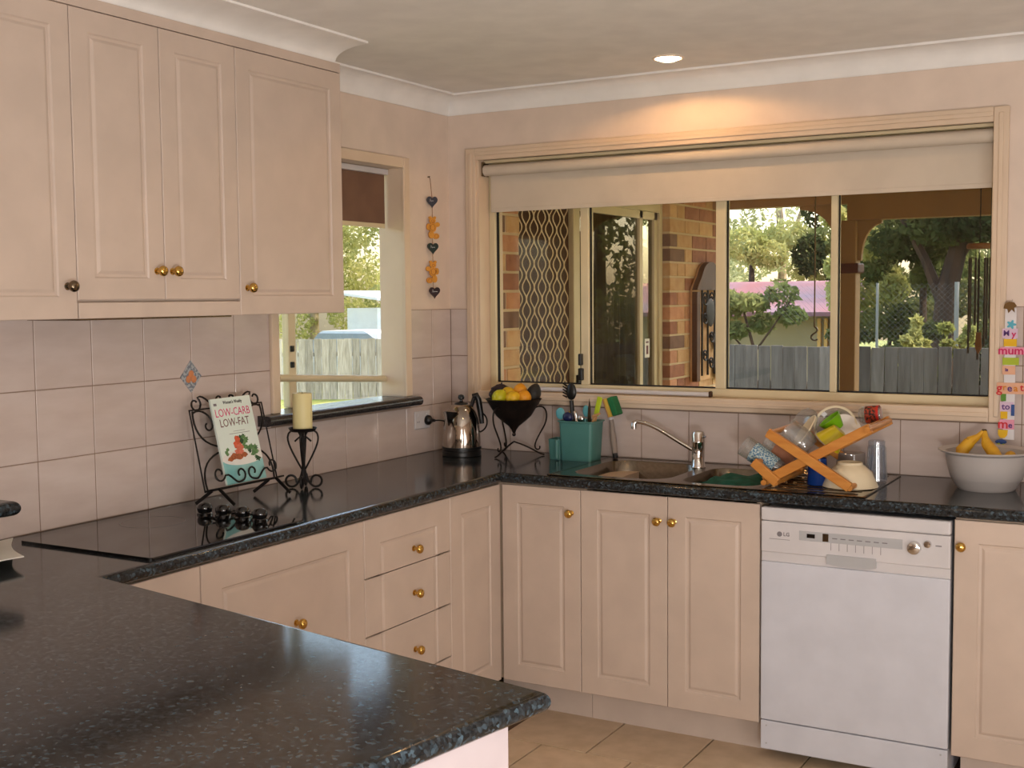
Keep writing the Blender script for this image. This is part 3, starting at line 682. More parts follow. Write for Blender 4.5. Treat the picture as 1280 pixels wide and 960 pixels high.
for i in range(9): B(1.575, 1.875, -0.53 + i * .055, -0.52 + i * .055, ZS - .0005, ZS + .0022, .001).build('drain_rib', 'steel', SK)
rim = sweep([(0.773, -0.574), (0.773, -0.043), (1.907, -0.043), (1.907, -0.574), (0.773, -0.574)], [(0, 0.9002), (0.0015, 0.9035), (-0.004, 0.9052), (-0.009, 0.9038)], False, False).build('rim', 'steel', SK, True)
MB().lathe([(0.028, 0.0), (0.028, 0.003), (0.022, 0.001), (0.0001, 0.001)], 20, (1.015, -0.31, ZS - .1655)).build('drain', 'chrome', SK, True)
TP = thing('mixer_tap', (1.196, -0.115, 0.904), 'chrome mixer tap with long angled spout over the sink', 'tap')
TX, TY = 1.196, -0.165
MB().lathe([(0.0275, 0.904), (0.0275, 0.908), (0.0245, 0.912), (0.024, 0.995), (0.025, 0.998), (0.025, 1.003), (0.024, 1.006), (0.024, 1.030), (0.021, 1.038), (0.010, 1.041), (0.0001, 1.041)], 24, (TX, TY, 0)).build('body', 'chrome', TP, True)
sp = bez((TX - .015, TY - .002, .966), (TX - .10, TY - .020, 1.010), (TX - .16, TY - .034, 1.066), (TX - .232, TY - .045, 1.070), 12)
MB().tube(sp, 0.0075, 10).build('spout', 'chrome', TP, True)
MB().tube([sp[-1], (TX - .240, TY - .047, 1.064), (TX - .241, TY - .047, 1.042)], [0.0075, 0.0105, 0.0105], 12).build('nozzle', 'chrome', TP, True)
MB().tube([(TX + .015, TY - .004, 1.018), (TX + .034, TY - .012, 1.022)], [0.005, 0.0035], 8).build('lever', 'chrome', TP, True)

# ================================================================== COOKTOP
CT = thing('cooktop', (0.33, -2.0, 0.9), 'black glass cooktop with four round control knobs', 'cooktop')
MB().prism(rrect(0.088, 0.572, -2.285, -1.690, 0.008, 3), lambda a, b, d_: (a, b, d_), 0.9, 0.907).build('glass_top', 'cooktop_glass', CT)
for (a, b, rr) in ((0.205, -1.925, 0.092),):
    MB().shell([(rr, 0.9070), (rr, 0.9073), (rr - .002, 0.9073), (rr - .002, 0.9070)], 40, (a, b, 0)).build('zone_ring', 'ring_mark', CT)
for a in (0.250, 0.322, 0.398, 0.464):
    MB().lathe([(0.0235, 0.907), (0.0235, 0.911), (0.020, 0.914), (0.0225, 0.922), (0.0225, 0.930), (0.018, 0.938), (0.009, 0.942), (0.0001, 0.943)], 20, (a, -1.762, 0)).build('knob', 'black_gloss', CT, True)

# ================================================================== COOKBOOK STAND + BOOK
SO = Vector((0.150, -1.655, 0.950)); SU = Vector((0, 1, 0)); SV = Vector((-0.080, 0.022, 0.250)).normalized(); SN = SU.cross(SV).normalized()
def sp3(u, v, d=0.0): return SO + SU * u + SV * v + SN * d
SW, SHt = 0.335, 0.262
ST = thing('cookbook_stand', (0.13, -1.49, 0.907), 'black wrought-iron cookbook stand with scrolls beside the cooktop', 'stand')
wr = 0.0032
def wire(name, pts2, d=0.0, r=wr, parent=ST, m='iron', closed=False): return MB().tube([sp3(a, b, d) for a, b in pts2], r, 6, closed).build(name, m, parent, True)
wire('frame', [(0, 0), (SW, 0), (SW, SHt), (0, SHt)], closed=True)
# crest: scrolls at both shoulders and a small double curl in the middle
wire('crest_scroll', spiral(0.030, SHt + .018, .010, .026, PI * 0.2, PI * 2.3, 18)[::1] + bez((0.045, SHt + .040), (0.07, SHt + .050), (0.09, SHt + .020), (0.115, SHt + .003), 6)[1:])
wire('crest_scroll', [(SW - a, b) for a, b in spiral(0.030, SHt + .018, .010, .026, PI * 0.2, PI * 2.3, 18) + bez((0.045, SHt + .040), (0.07, SHt + .050), (0.09, SHt + .020), (0.115, SHt + .003), 6)[1:]])
for sg in (1, -1):
    wire('crest_curl', [(SW / 2 + sg * a, b) for a, b in [(0, SHt + .002), (0.008, SHt + .022), (0.022, SHt + .030)] + spiral(0.030, SHt + .024, .014, .005, PI * .75, -PI * 1.1, 12)])
# inner C curves
for sg in (0, 1):
    mir = (lambda a: a) if sg == 0 else (lambda a: SW - a)
    wire('inner_curve', [(mir(a), b) for a, b in bez((0.012, SHt - .004), (0.0, 0.19), (0.03, 0.135), (0.150, 0.128), 10)])
    wire('inner_curve', [(mir(a), b) for a, b in bez((0.012, 0.004), (0.0, 0.07), (0.03, 0.118), (0.150, 0.124), 10)])
    wire('inner_curl', [(mir(a), b) for a, b in bez((0.012, SHt - .01), (0.05, SHt + .01), (0.095, 0.235), (0.088, 0.205), 8) + spiral(0.068, 0.207, .020, .008, 0.0, -PI * 1.3, 10)[1:]])
# front lip that holds the book
ld = 0.030
MB().tube([sp3(0, 0.002, 0), sp3(0, 0.0, ld), sp3(SW, 0.0, ld), sp3(SW, 0.002, 0)], wr, 6).build('ledge', 'iron', ST, True)
for sg in (0, 1):
    mir = (lambda a: a) if sg == 0 else (lambda a: SW - a)
    wire('lip_scroll', [(mir(a), b) for a, b in spiral(0.045, 0.045, .010, .026, -PI * .1, PI * 1.9, 16) + bez((0.070, 0.040), (0.10, 0.040), (0.11, 0.0), (0.135, 0.010), 6)[1:] + spiral(0.140, 0.034, .023, .009, -PI * .5, PI * 1.2, 12)], d=ld)
for u in (0.03, SW - 0.04):
    a = sp3(u, 0.0, 0); b = sp3(u, 0.0, ld)
    MB().obox(a, (a.x - 0.045, a.y - 0.025, 0.9095), 0.010, 0.004, (0, 1, 0)).obox(b, (b.x + 0.050, b.y + 0.015, 0.9095), 0.010, 0.004, (0, 1, 0)).obox(a, b, 0.010, 0.004, (0, 0, 1)).build('foot', 'iron', ST)
# the book
BKU = (SU * math.cos(0.09) + SV * math.sin(-0.0 + 0.05)).normalized(); ang = math.radians(0.5)
BU = SU * math.cos(ang) + SV * math.sin(ang); BV = -SU * math.sin(ang) + SV * math.cos(ang)
BO = sp3(0.088, 0.006, 0.006)
def bk(a, b, d=0.0): return BO + BU * a + BV * b + SN * d
BW, BH, BT = 0.184, 0.282, 0.007
BK = thing('cookbook', tuple(bk(BW / 2, 0)), 'paperback cookbook with salad photo standing on the iron stand', 'book')
def bbox(name, a0, a1, b0, b1, d0, d1, mt, par=None): return MB().prism([(a0, b0), (a1, b0), (a1, b1), (a0, b1)], lambda a, b, d_: bk(a, b, d_), d0, d1).build(name, mt, par or BK)
bbox('pages', 0.001, BW - .001, 0.001, BH - .001, 0.001, BT - .001, 'paper')
cv = bbox('cover', 0, BW, 0, BH, BT - .001, BT, 'book_cover'); bbox('back_cover', 0, BW, 0, BH, 0, 0.001, 'book_cover'); bbox('spine', -0.0008, 0.0008, 0, BH, 0, BT, 'book_cover')
bbox('printed_cloth', 0, BW, 0, 0.076, BT, BT + .0002, 'book_teal', cv)
def bell(name, ca, cb, ra, rb, d0, mt, n=24, a0=0, wob=0.0):
    pts = [(ca + ra * (1 + wob * math.sin(5 * t + ca * 90)) * math.cos(t), cb + rb * (1 + wob * math.cos(4 * t + cb * 70)) * math.sin(t)) for t in [2 * PI * i / n for i in range(n)]]
    return MB().prism(pts, lambda a, b, d_: bk(a, b, d_), d0, d0 + .0002).build(name, mt, cv)
pts = [(0.100 + .100 * math.cos(t), 0.082 + .026 * math.sin(t)) for t in [2 * PI * i / 28 for i in range(28)]]
pts = [(min(max(a, 0.0), BW), b) for a, b in pts]
MB().prism(pts, lambda a, b, d_: bk(a, b, d_), BT + .0002, BT + .0004).build('printed_plate', 'salad_white', cv)
rs_ = random.Random(4)
for k in range(44):
    t_ = rs_.random(); a = .098 + .068 * t_; b = .150 - .062 * t_ + rs_.uniform(-.026, .016)
    bell('printed_salad', a, b, rs_.uniform(.006, .012), rs_.uniform(.004, .008), BT + .0004 + k * .000004, 'salad_print' if k % 4 else 'salad_dark', 10, wob=.35)
for a, b in ((.024, .104), (.032, .112), (.028, .098)): bell('printed_salad', a, b, .007, .006, BT + .0004, 'salad_print', 10, wob=.3)
for k, (a, b, ra, rb, mt_) in enumerate(((.084, .140, .012, .014, 'salmon_print'), (.080, .124, .017, .013, 'salmon_print'), (.090, .114, .016, .012, 'salmon_pink'), (.082, .100, .020, .012, 'salmon_pink'), (.056, .088, .016, .010, 'salmon_brown'), (.078, .084, .022, .009, 'salmon_brown'), (.104, .088, .014, .008, 'salmon_brown'), (.038, .080, .014, .007, 'salmon_brown'))): bell('printed_salmon', a, b, ra, rb, BT + .0007 + k * .00001, mt_, 16, wob=.15)
text_mb("LOW-CARB", 0.038, lambda a, b, d_: bk(0.090 + a * .82, 0.232 + b, BT + d_), .0002).build('lettering', 'pink_ink', cv)
text_mb("LOW-FAT", 0.038, lambda a, b, d_: bk(0.090 + a * .82, 0.198 + b, BT + d_), .0002).build('lettering', 'brown_ink', cv)
text_mb("Women's Weekly", 0.015, lambda a, b, d_: bk(0.098 + a * .8, 0.266 + b, BT + d_), .0002, bold=.0003).build('lettering', 'black_print', cv)
bbox('printed_rule', 0.055, 0.150, 0.1605, 0.1620, BT, BT + .0002, 'grey_print', cv); bbox('printed_rule', 0.075, 0.130, 0.168, 0.1692, BT, BT + .0002, 'grey_print', cv)
bbox('printed_badge', 0.010, 0.024, 0.258, 0.266, BT, BT + .0002, 'grey_print', cv)

# ================================================================== CANDLE HOLDER + CANDLE
cx, cy = 0.163, -1.197
CH = thing('candle_holder', (cx, cy, 0.9), 'black wrought-iron candle holder with heart scrolls on the worktop', 'candle holder')
rv = Vector((R_.x, R_.y, 0)).normalized()
def ch(a, z, ang=0.0):
    d_ = Matrix.Rotation(ang, 3, 'Z') @ rv; return (cx + d_.x * a, cy + d_.y * a, z)
MB().tube([(cx, cy, 0.915), (cx, cy, 0.945), (cx, cy, 0.985), (cx, cy, 1.098)], [0.010, 0.0075, 0.006, 0.005], 8).build('stem', 'iron', CH, True)
MB().shell([(0.0001, 1.098), (0.040, 1.098), (0.047, 1.107), (0.049, 1.107), (0.042, 1.095), (0.0001, 1.094)], 24, (cx, cy, 0)).build('drip_plate', 'iron', CH, True)
for k in range(4):
    a_ = k * PI / 2
    hp = bez((0.006, 0.965), (0.03, 1.01), (0.060, 1.06), (0.050, 1.083), 9) + spiral(0.031, 1.075, .021, .024, PI * .1, PI * 0.75, 8)[1:] + [(0.008, 1.078), (0.022, 1.066), (0.028, 1.060)]
    MB().tube([ch(a, z, a_) for a, z in hp], 0.0034, 6).build('heart_scroll', 'iron', CH, True)
    fp = bez((0.004, 0.965), (0.010, 0.925), (0.025, 0.905), (0.040, 0.9045), 8) + spiral(0.042, 0.926, .0215, .016, -PI * .5, PI * .95, 14)[1:] + [(0.024, 0.918)]
    MB().tube([ch(a, z, a_) for a, z in fp], 0.0040, 6).build('foot_scroll', 'iron', CH, True)
CN = MB().lathe([(0.0325, 1.0985), (0.033, 1.10), (0.033, 1.222), (0.031, 1.2255), (0.022, 1.221), (0.0001, 1.220)], 28, (cx, cy, 0)).build('pillar_candle', 'wax', None, True); tag(CN, 'thick pale yellow pillar candle on the iron holder', 'candle')
MB().tube([(cx, cy, 1.219), (cx + .001, cy, 1.230)], 0.0012, 5).build('wick', 'wick', CN)

# ================================================================== POWER POINT, PLUG, KETTLE
OU = thing('power_outlet', (0.01, -0.245, 1.0), 'white power outlet on the splashback near the corner', 'outlet')
B(0.006, 0.0135, -0.297, -0.187, 1.003, 1.078, .003).build('plate', 'white_plastic', OU)
for y in (-0.275, -0.215): B(0.0134, 0.0175, y - .005, y + .005, 1.058, 1.068, .001).build('switch', 'white_plastic', OU)
MB().box(0.0132, 0.0140, -0.283, -0.279, 1.030, 1.036).box(0.0132, 0.0140, -0.271, -0.267, 1.030, 1.036).build('socket_slot', 'grey_print', OU)
PG = thing('kettle_lead', (0.03, -0.215, 0.905), 'black round plug and lead running from the outlet to the kettle', 'lead')
MB().lathe([(0.019, 0.0), (0.021, 0.004), (0.020, 0.014), (0.013, 0.022), (0.007, 0.026), (0.006, 0.040), (0.0001, 0.041)], 18, (0.0138, -0.213, 1.036), MX).build('plug', 'black_plastic', PG, True)
MB().tube(bez((0.052, -0.213, 1.036), (0.13, -0.20, 1.045), (0.10, -0.14, 1.00), (0.115, -0.12, 0.9045), 14), 0.0032, 6).build('cord', 'black_rubber', PG, True)
kx, ky = 0.192, -0.225
KT = thing('kettle', (kx, ky, 0.9), 'shiny stainless steel kettle with black handle and base in the corner', 'kettle')
MB().lathe([(0.076, 0.9), (0.080, 0.903), (0.080, 0.918), (0.077, 0.921), (0.077, 0.926), (0.080, 0.928), (0.080, 0.938)], 32, (kx, ky, 0)).build('base', 'black_plastic', KT, True)
MB().lathe([(0.0785, 0.938), (0.0785, 0.955), (0.0775, 0.985), (0.0745, 1.02), (0.068, 1.055), (0.057, 1.083), (0.044, 1.102), (0.036, 1.109), (0.0001, 1.112)], 36, (kx, ky, 0)).build('body', 'kettle_steel', KT, True)
MB().lathe([(0.030, 1.109), (0.026, 1.116), (0.010, 1.120), (0.006, 1.124), (0.006, 1.128), (0.012, 1.132), (0.0135, 1.140), (0.010, 1.148), (0.0001, 1.151)], 20, (kx, ky, 0)).build('lid_knob', 'black_plastic', KT, True)
hv = rv                                                           # handle to the right, spout to the left in plan
nv = Vector((-rv.y, rv.x, 0))
def kp3(a, z, b=0.0): return Vector((kx, ky, 0)) + hv * a + nv * b + Vector((0, 0, z))
# pouring lip: a V of steel with a dark mouth
MB().add([kp3(-0.036, 1.094, -.035), kp3(-0.075, 1.082, -.030), kp3(-0.010, 1.082, -.066), kp3(-0.052, 1.025, -.056), kp3(-0.060, 1.085, -.055)], [(0, 1, 4), (0, 4, 2), (1, 3, 4), (4, 3, 2), (0, 2, 3, 1)]).build('spout', 'kettle_steel', KT)
MB().add([kp3(-0.070, 1.083, -.033), kp3(-0.014, 1.083, -.066), kp3(-0.050, 1.040, -.0585), kp3(-0.0605, 1.0865, -.0565)], [(0, 2, 3), (3, 2, 1), (0, 3, 1)]).build('spout_mouth', 'black_gloss', KT)
MB().tube([kp3(0.046, 1.142), kp3(0.062, 1.146), kp3(0.070, 1.130), kp3(0.078, 1.08), kp3(0.084, 1.03)], [0.010, 0.013, 0.013, 0.012, 0.010], 10).build('handle', 'black_plastic', KT, True)
MB().tube([kp3(0.040, 1.098), kp3(0.05, 1.128), kp3(0.055, 1.140)], 0.008, 8).build('handle_bracket', 'black_plastic', KT, True)
MB().tube([kp3(a, z) for a, z in bez((0.080, 1.075), (0.112, 1.065), (0.116, 1.01), (0.076, 0.995), 10)], 0.0035, 6).build('handle_loop', 'black_plastic', KT, True)

# ================================================================== FRUIT BOWL ON IRON STAND
fx_, fy_ = 0.385, -0.130
FB = thing('fruit_bowl', (fx_, fy_, 0.9), 'dark iron fruit bowl hung in a scrolled stand by the window', 'bowl')
MB().shell([(0.0001, 0.985), (0.006, 0.992), (0.010, 1.004), (0.022, 1.020), (0.048, 1.040), (0.072, 1.062), (0.092, 1.095), (0.112, 1.128), (0.116, 1.131), (0.112, 1.133), (0.088, 1.098), (0.066, 1.066), (0.040, 1.046), (0.0001, 1.035)], 30, (fx_, fy_, 0)).build('bowl', 'rust_iron', FB, True)
MB().blob((fx_, fy_, 0.985), .008, .008, .008, 10).build('finial', 'rust_iron', FB, True)
for k in range(3):
    a_ = math.radians(-8 + 120 * k); dx, dy = math.cos(a_) * rv.x - math.sin(a_) * rv.y, math.cos(a_) * rv.y + math.sin(a_) * rv.x
    lp = bez((0.088, 1.096), (0.135, 1.12), (0.150, 1.06), (0.118, 1.01), 10) + bez((0.118, 1.01), (0.098, 0.975), (0.080, 0.945), (0.088, 0.930), 6)[1:] + spiral(0.098, 0.934, .010, .008, PI * 1.2, PI * 2.2, 6)[1:]
    MB().tube([(fx_ + dx * a, fy_ + dy * a, z) for a, z in lp], 0.0035, 6).build('leg', 'rust_iron', FB, True)
    ap = bez((0.125, 0.904), (0.10, 0.905), (0.085, 0.928), (0.0, 0.956), 10)
    MB().tube([(fx_ + dx * a, fy_ + dy * a, z) for a, z in ap], 0.0035, 6).build('foot', 'rust_iron', FB, True)
def fr(a, b, z): return (fx_ + rv.x * a + nv.x * b, fy_ + rv.y * a + nv.y * b, z)
def lemonf(q):
    return Vector((q.x, q.y, q.z))
def lemon(label, cat, p, rr, mt, ax=(1, 0, 0), el=1.25, grp=None):
    t = Vector(ax).normalized().to_track_quat('Z', 'Y').to_matrix().to_4x4()
    def nip(v):
        k = abs(v.z) / (rr * el); f = 1.0 - 0.12 * k ** 3
        return Vector((v.x * f, v.y * f, v.z * (1 + .08 * max(0, k - .85) / .15)))
    o = MB().blob(p, rr, rr, rr * el, 16, t, nip).build(cat, mt, None, True); tag(o, label, cat, grp)
    tip = Vector(p) + t.to_3x3() @ Vector((0, 0, rr * el * 1.03))
    MB().blob(tip, .0035, .0035, .0025, 8).build('stem_scar', 'banana_tip', o)
    return o
lemon('green-yellow lemon at the front left of the fruit bowl', 'lemon', fr(-0.058, -0.052, 1.142), .030, 'lime_fruit', (0.6, 0.2, 0.8), 1.12, 'fruit in the iron bowl')
lemon('pale yellow lemon in the middle of the fruit bowl', 'lemon', fr(-0.018, -0.020, 1.152), .028, 'lemon', (0.8, -.3, -.5), 1.3, 'fruit in the iron bowl')
lemon('yellow lemon at the front centre of the fruit bowl', 'lemon', fr(-0.004, -0.064, 1.140), .028, 'lemon', (0.9, .2, .3), 1.15, 'fruit in the iron bowl')
lemon('topmost orange fruit in the iron bowl', 'orange', fr(0.027, -0.012, 1.166), .029, 'orange_fruit', (0, .3, 1), 0.98, 'fruit in the iron bowl')
lemon('orange at the front right of the fruit bowl', 'orange', fr(0.042, -0.056, 1.140), .030, 'orange_fruit', (0.2, .2, 1), 1.0, 'fruit in the iron bowl')
lemon('dark green avocado standing at the right of the fruit bowl', 'avocado', fr(0.080, -0.022, 1.150), .031, 'avocado', (0.35, .1, 1), 1.45, 'fruit in the iron bowl')
o = MB().blob(fr(-0.052, 0.022, 1.158), .045, .036, .030, 18, None, lambda v: v * (1 + .16 * math.sin(9 * math.atan2(v.y, v.x)) * math.cos(6 * v.z / .03))).build('custard_apple', 'dark_fruit', None, True); tag(o, 'dark bumpy fruit at the back left of the iron bowl', 'fruit', 'fruit in the iron bowl')
MB().blob(fr(-0.090, 0.010, 1.150), .012, .012, .014, 8).build('stalk', 'dark_fruit', o, True); MB().tube([fr(-.05, .02, 1.180), fr(-.048, .02, 1.198)], [.008, .002], 6).build('leaf_tip', 'dark_fruit', o)

# ================================================================== UTENSIL CADDY
ux, uy = 0.690, -0.135
CD = thing('utensil_caddy', (ux, uy, 0.9), 'teal plastic utensil caddy with side pocket beside the sink', 'caddy')
def loft(rects, mt, name, par, z_close=None):
    mb = MB(); rings = [[(a, b, z) for a, b in rrect(x0, x1, y0, y1, r, 4)] for (x0, x1, y0, y1, r, z) in rects]
    n = len(rings[0])
    for rg in rings: mb.v += [Vector(p) for p in rg]
    for i in range(len(rings) - 1): mb.f += [(i * n + j, i * n + (j + 1) % n, (i + 1) * n + (j + 1) % n, (i + 1) * n + j) for j in range(n)]
    mb.f += [tuple(range(n))[::-1], tuple(range((len(rings) - 1) * n, len(rings) * n))]
    return mb.build(name, mt, par, 50)
loft([(ux - .063, ux + .070, uy - .05, uy + .05, .014, .9), (ux - .070, ux + .078, uy - .056, uy + .056, .014, 1.050), (ux - .077, ux + .084, uy - .060, uy + .060, .014, 1.053), (ux - .077, ux + .084, uy - .060, uy + .060, .014, 1.057), (ux - .067, ux + .075, uy - .053, uy + .053, .012, 1.057), (ux - .060, ux + .067, uy - .047, uy + .047, .012, .906)], 'teal_plastic', 'bin', CD)
loft([(ux - .120, ux - .066, uy - .042, uy + .030, .012, .9), (ux - .124, ux - .068, uy - .045, uy + .034, .012, .978), (ux - .124, ux - .068, uy - .045, uy + .034, .012, .981), (ux - .120, ux - .072, uy - .041, uy + .030, .010, .981), (ux - .117, ux - .070, uy - .040, uy + .028, .010, .905)], 'teal_plastic', 'side_pocket', CD)
MB().tube([(ux - .078, uy - .050, .905), (ux - .078, uy - .050, .978)], .009, 8).build('pocket_rib', 'teal_plastic', CD, True)
def ut(name, label, cat): return thing(name, (ux, uy, 0.91), label, cat, 'utensils in the teal caddy')
U = ut('pasta_server', 'black pasta server standing tallest in the teal caddy', 'utensil')
MB().tube([(ux - .02, uy, .91), (ux - .028, uy - .005, 1.04), (ux - .034, uy - .008, 1.135)], [.006, .008, .009], 8).build('handle', 'black_plastic', U, True)
hd = Vector((ux - .033, uy - .012, 1.170))
MB().blob(hd, .023, .010, .034, 12).build('head', 'black_plastic', U, True)
for i in range(5): MB().tube([hd + Vector((-.016, -.004, -.022 + i * .011)), hd + Vector((-.032, -.012, -.014 + i * .012))], [.005, .0028], 6).build('tine', 'black_plastic', U, True)
for (nm, lb, mt, a, b, top, wd) in (('spoon', 'pale blue plastic spoon leaning left in the teal caddy', 'teal_light', -.078, -.02, 1.082, .020), ('spoon', 'pale blue spoon behind the chrome handle in the caddy', 'teal_light', .016, .02, 1.092, .015)):
    U = ut(nm, lb, 'spoon'); MB().tube([(ux + a * .3, uy + b * .5, .912), (ux + a * .85, uy + b, top - .03)], .005, 8).build('handle', mt, U, True)
    MB().blob((ux + a, uy + b, top), wd, .006, .024, 12).build('bowl', mt, U, True)
U = ut('yellow_scraper', 'yellow plastic scraper tip in the teal caddy', 'scraper')
MB().tube([(ux - .02, uy + .01, .912), (ux - .045, uy + .012, 1.06)], .004, 8).build('handle', 'yellow_plastic', U); MB().prism([(-.012, 0), (.014, 0), (.010, .022), (-.008, .036)], lambda a, b, d_: (ux - .048 + a, uy + .012 + d_, 1.055 + b), -.002, .002).build('blade', 'yellow_plastic', U)
U = ut('ladle', 'navy and black ladle bowl at the caddy front', 'ladle')
MB().tube([(ux - .01, uy - .02, .912), (ux - .035, uy - .028, 1.058)], .005, 8).build('handle', 'black_plastic', U, True); MB().blob((ux - .040, uy - .030, 1.070), .022, .012, .020, 12).build('bowl', 'navy_plastic', U, True)
U = ut('chrome_whisk', 'chrome-handled utensil in the middle of the teal caddy', 'utensil')
MB().tube([(ux + .02, uy - .02, .912), (ux - .008, uy - .026, 1.075), (ux - .012, uy - .027, 1.095)], [.005, .006, .005], 8).build('handle', 'chrome', U, True)
U = ut('steel_spoon', 'short shiny steel spoon end at the caddy rim', 'spoon')
MB().blob((ux + .018, uy - .035, 1.066), .011, .004, .014, 10).build('tip', 'chrome', U, True); MB().tube([(ux + .02, uy - .02, .912), (ux + .018, uy - .033, 1.056)], .003, 6).build('stem', 'chrome', U)
U = ut('paring_knife', 'pointed knife blade standing upright in the teal caddy', 'knife')
MB().prism([(-.008, 0), (.008, 0), (.006, .08), (.001, .115), (-.005, .075)], lambda a, b, d_: (ux + .040 + a, uy + d_, 1.03 + b), -.001, .001).build('blade', 'gunmetal', U); MB().tube([(ux + .03, uy, .912), (ux + .040, uy, 1.032)], .006, 6).build('handle', 'black_plastic', U)
U = ut('lime_brush', 'lime green scraper leaning right in the teal caddy', 'scraper')
MB().obox((ux + .062, uy + .015, 1.075), (ux + .078, uy + .02, 1.150), .022, .008, (0, 1, 0), .003).build('head', 'lime_plastic', U); MB().tube([(ux + .03, uy + .01, .912), (ux + .064, uy + .015, 1.08)], .005, 8).build('handle', 'light_wood', U)
U = ut('wooden_spatula', 'wooden spatula handles crossing at the right of the caddy', 'spatula')
MB().obox((ux + .01, uy - .01, .915), (ux + .075, uy - .015, 1.085), .012, .006, (0, 1, 0), .002).obox((ux + .062, uy - .02, 1.075), (ux + .100, uy - .025, 1.090), .008, .005, (0, 1, 0), .001).build('handle', 'light_wood', U)
# dish wand
DWD = thing('dish_wand', (0.826, -0.075, 0.905), 'dish-washing wand with green and yellow sponge leaning by the caddy', 'brush')
wa = Vector((0.820, -0.085, .907)); wb_ = Vector((0.786, -0.050, 1.055))
MB().tube([wa, wa.lerp(wb_, .12)], .011, 10).build('end_cap', 'black_plastic', DWD, True)
MB().tube([wa.lerp(wb_, .12), wa.lerp(wb_, .5), wb_], [.0115, .0125, .009], 12).build('handle', 'smoke_plastic', DWD, True)
MB().tube([wb_, wb_ + Vector((-.004, 0, .018))], [.012, .010], 8).build('neck', 'white_plastic', DWD, True)
hc = wb_ + Vector((.004, -.005, .052)); da = Vector((-.35, 0, .94)); 
MB().obox(hc - da * .038 + Vector((.014, 0, .004)), hc + da * .038 + Vector((.014, 0, .004)), .055, .024, (1, 0, .3), .004).build('scourer', 'sponge_green', DWD)
MB().obox(hc - da * .038 + Vector((-.006, 0, -.002)), hc + da * .038 + Vector((-.006, 0, -.002)), .055, .014, (1, 0, .3), .003).build('sponge', 'sponge_yellow', DWD)
MB().obox(hc - da * .038 + Vector((-.016, 0, -.005)), hc + da * .038 + Vector((-.016, 0, -.005)), .050, .005, (1, 0, .3), .001).build('backing', 'light_wood', DWD)
# green cloth in the small bowl
gr = MB(); n_ = 18
vs = []; fs = []
for i in range(n_ + 1):
    for j in range(n_ + 1):
        a = i / n_; b = j / n_
        x = 1.285 + .235 * a; y = -.475 + .30 * b
        e = min(a, 1 - a, b, 1 - b); z = .852 + .048 * min(1, e * 5) ** .6 + .008 * math.sin(14 * a + 5 * b) * math.cos(11 * b - 3 * a)
        vs.append((x, y, z))
fs = [(i * (n_ + 1) + j, (i + 1) * (n_ + 1) + j, (i + 1) * (n_ + 1) + j + 1, i * (n_ + 1) + j + 1) for i in range(n_) for j in range(n_)]
gr.add(vs, fs).add([(p[0], p[1], .7800) for p in ((1.32, -.45, 0), (1.48, -.45, 0), (1.48, -.20, 0), (1.32, -.20, 0))] + [(1.285, -.475, .852), (1.52, -.475, .852), (1.52, -.175, .852), (1.285, -.175, .852)], [(0, 1, 5, 4), (1, 2, 6, 5), (2, 3, 7, 6), (3, 0, 4, 7), (0, 3, 2, 1)])
tag(gr.build('dish_cloth', 'cloth_green', None, True), 'crumpled dark green dish cloth in the small sink bowl', 'cloth')

# ================================================================== DISH RACK AND WASHED DISHES
DR = thing('dish_rack', (1.70, -0.34, 0.9), 'folding wooden dish rack on the drainboard, X-shaped', 'dish rack')
ZD = ZS + .003
def zy(y): return y
for y, dx in ((-0.50, 0.0), (-0.215, 0.0)):
    MB().obox((1.846, y - .011, .921), (1.572, y - .011, 1.088), .032, .018, (0, 1, 0), .003).build('bar', 'rack_wood', DR)
    MB().obox((1.556, y + .009, .921), (1.905, y + .009, 1.116), .032, .018, (0, 1, 0), .003).build('bar', 'rack_wood', DR)
    MB().obox((1.606, y - .011, .921), (1.524, y - .011, .987), .032, .018, (0, 1, 0), .003).build('bar', 'rack_wood', DR)
for (x, z) in ((1.560, .9185), (1.845, .9195), (1.578, 1.084), (1.900, 1.112), (1.708, 1.004), (1.600, .9205), (1.530, .982)):
    MB().tube([(x, -.515, z), (x, -.20, z)], .0095, 10).build('dowel', 'rack_wood', DR, True)
for i in range(5):
    t = .30 + i * .15; MB().tube([(1.556 + .349 * t, -.49, .934 + .195 * t), (1.556 + .349 * t, -.21, .934 + .195 * t)], .0055, 8).build('slat', 'rack_wood', DR, True)
def axis(d): return Vector(d).normalized().to_track_quat('Z', 'Y').to_matrix().to_4x4()
def cup(name, label, cat, p, ax, r0, r1, h, mt, grp, th=.0025, foot=0.0, extra=None):
    o = MB().shell([(0.0001, 0.0), (r0 * .96, 0.0), (r0, .003), (r1, h), (r1 - th, h), (r0 - th, .006), (0.0001, .006)], 24, p, axis(ax)).build(name, mt, None, True)
    return tag(o, label, cat, grp)
GD = 'washed dishes on the rack and drainboard'
g = cup('drinking_glass', 'blue speckled drinking glass lying tilted at the front of the rack', 'glass', (1.588, -.42, .951), (-.85, 0, .52), .030, .037, .150, 'clear_glass', GD)
MB().shell([(.0315, .020), (.0362, .112), (.0368, .112), (.0320, .020)], 24, (1.588, -.42, .951), axis((-.85, 0, .52))).build('speckled_band', 'speckle_blue', g, True)
g = cup('drinking_glass', 'second tilted drinking glass behind the speckled one', 'glass', (1.625, -.325, .958), (-.85, 0, .52), .030, .036, .140, 'clear_glass', GD)
MB().shell([(.0315, .020), (.0352, .100), (.0358, .100), (.0320, .020)], 24, (1.625, -.325, .958), axis((-.85, 0, .52))).build('red_band', 'brick_red', g, True)
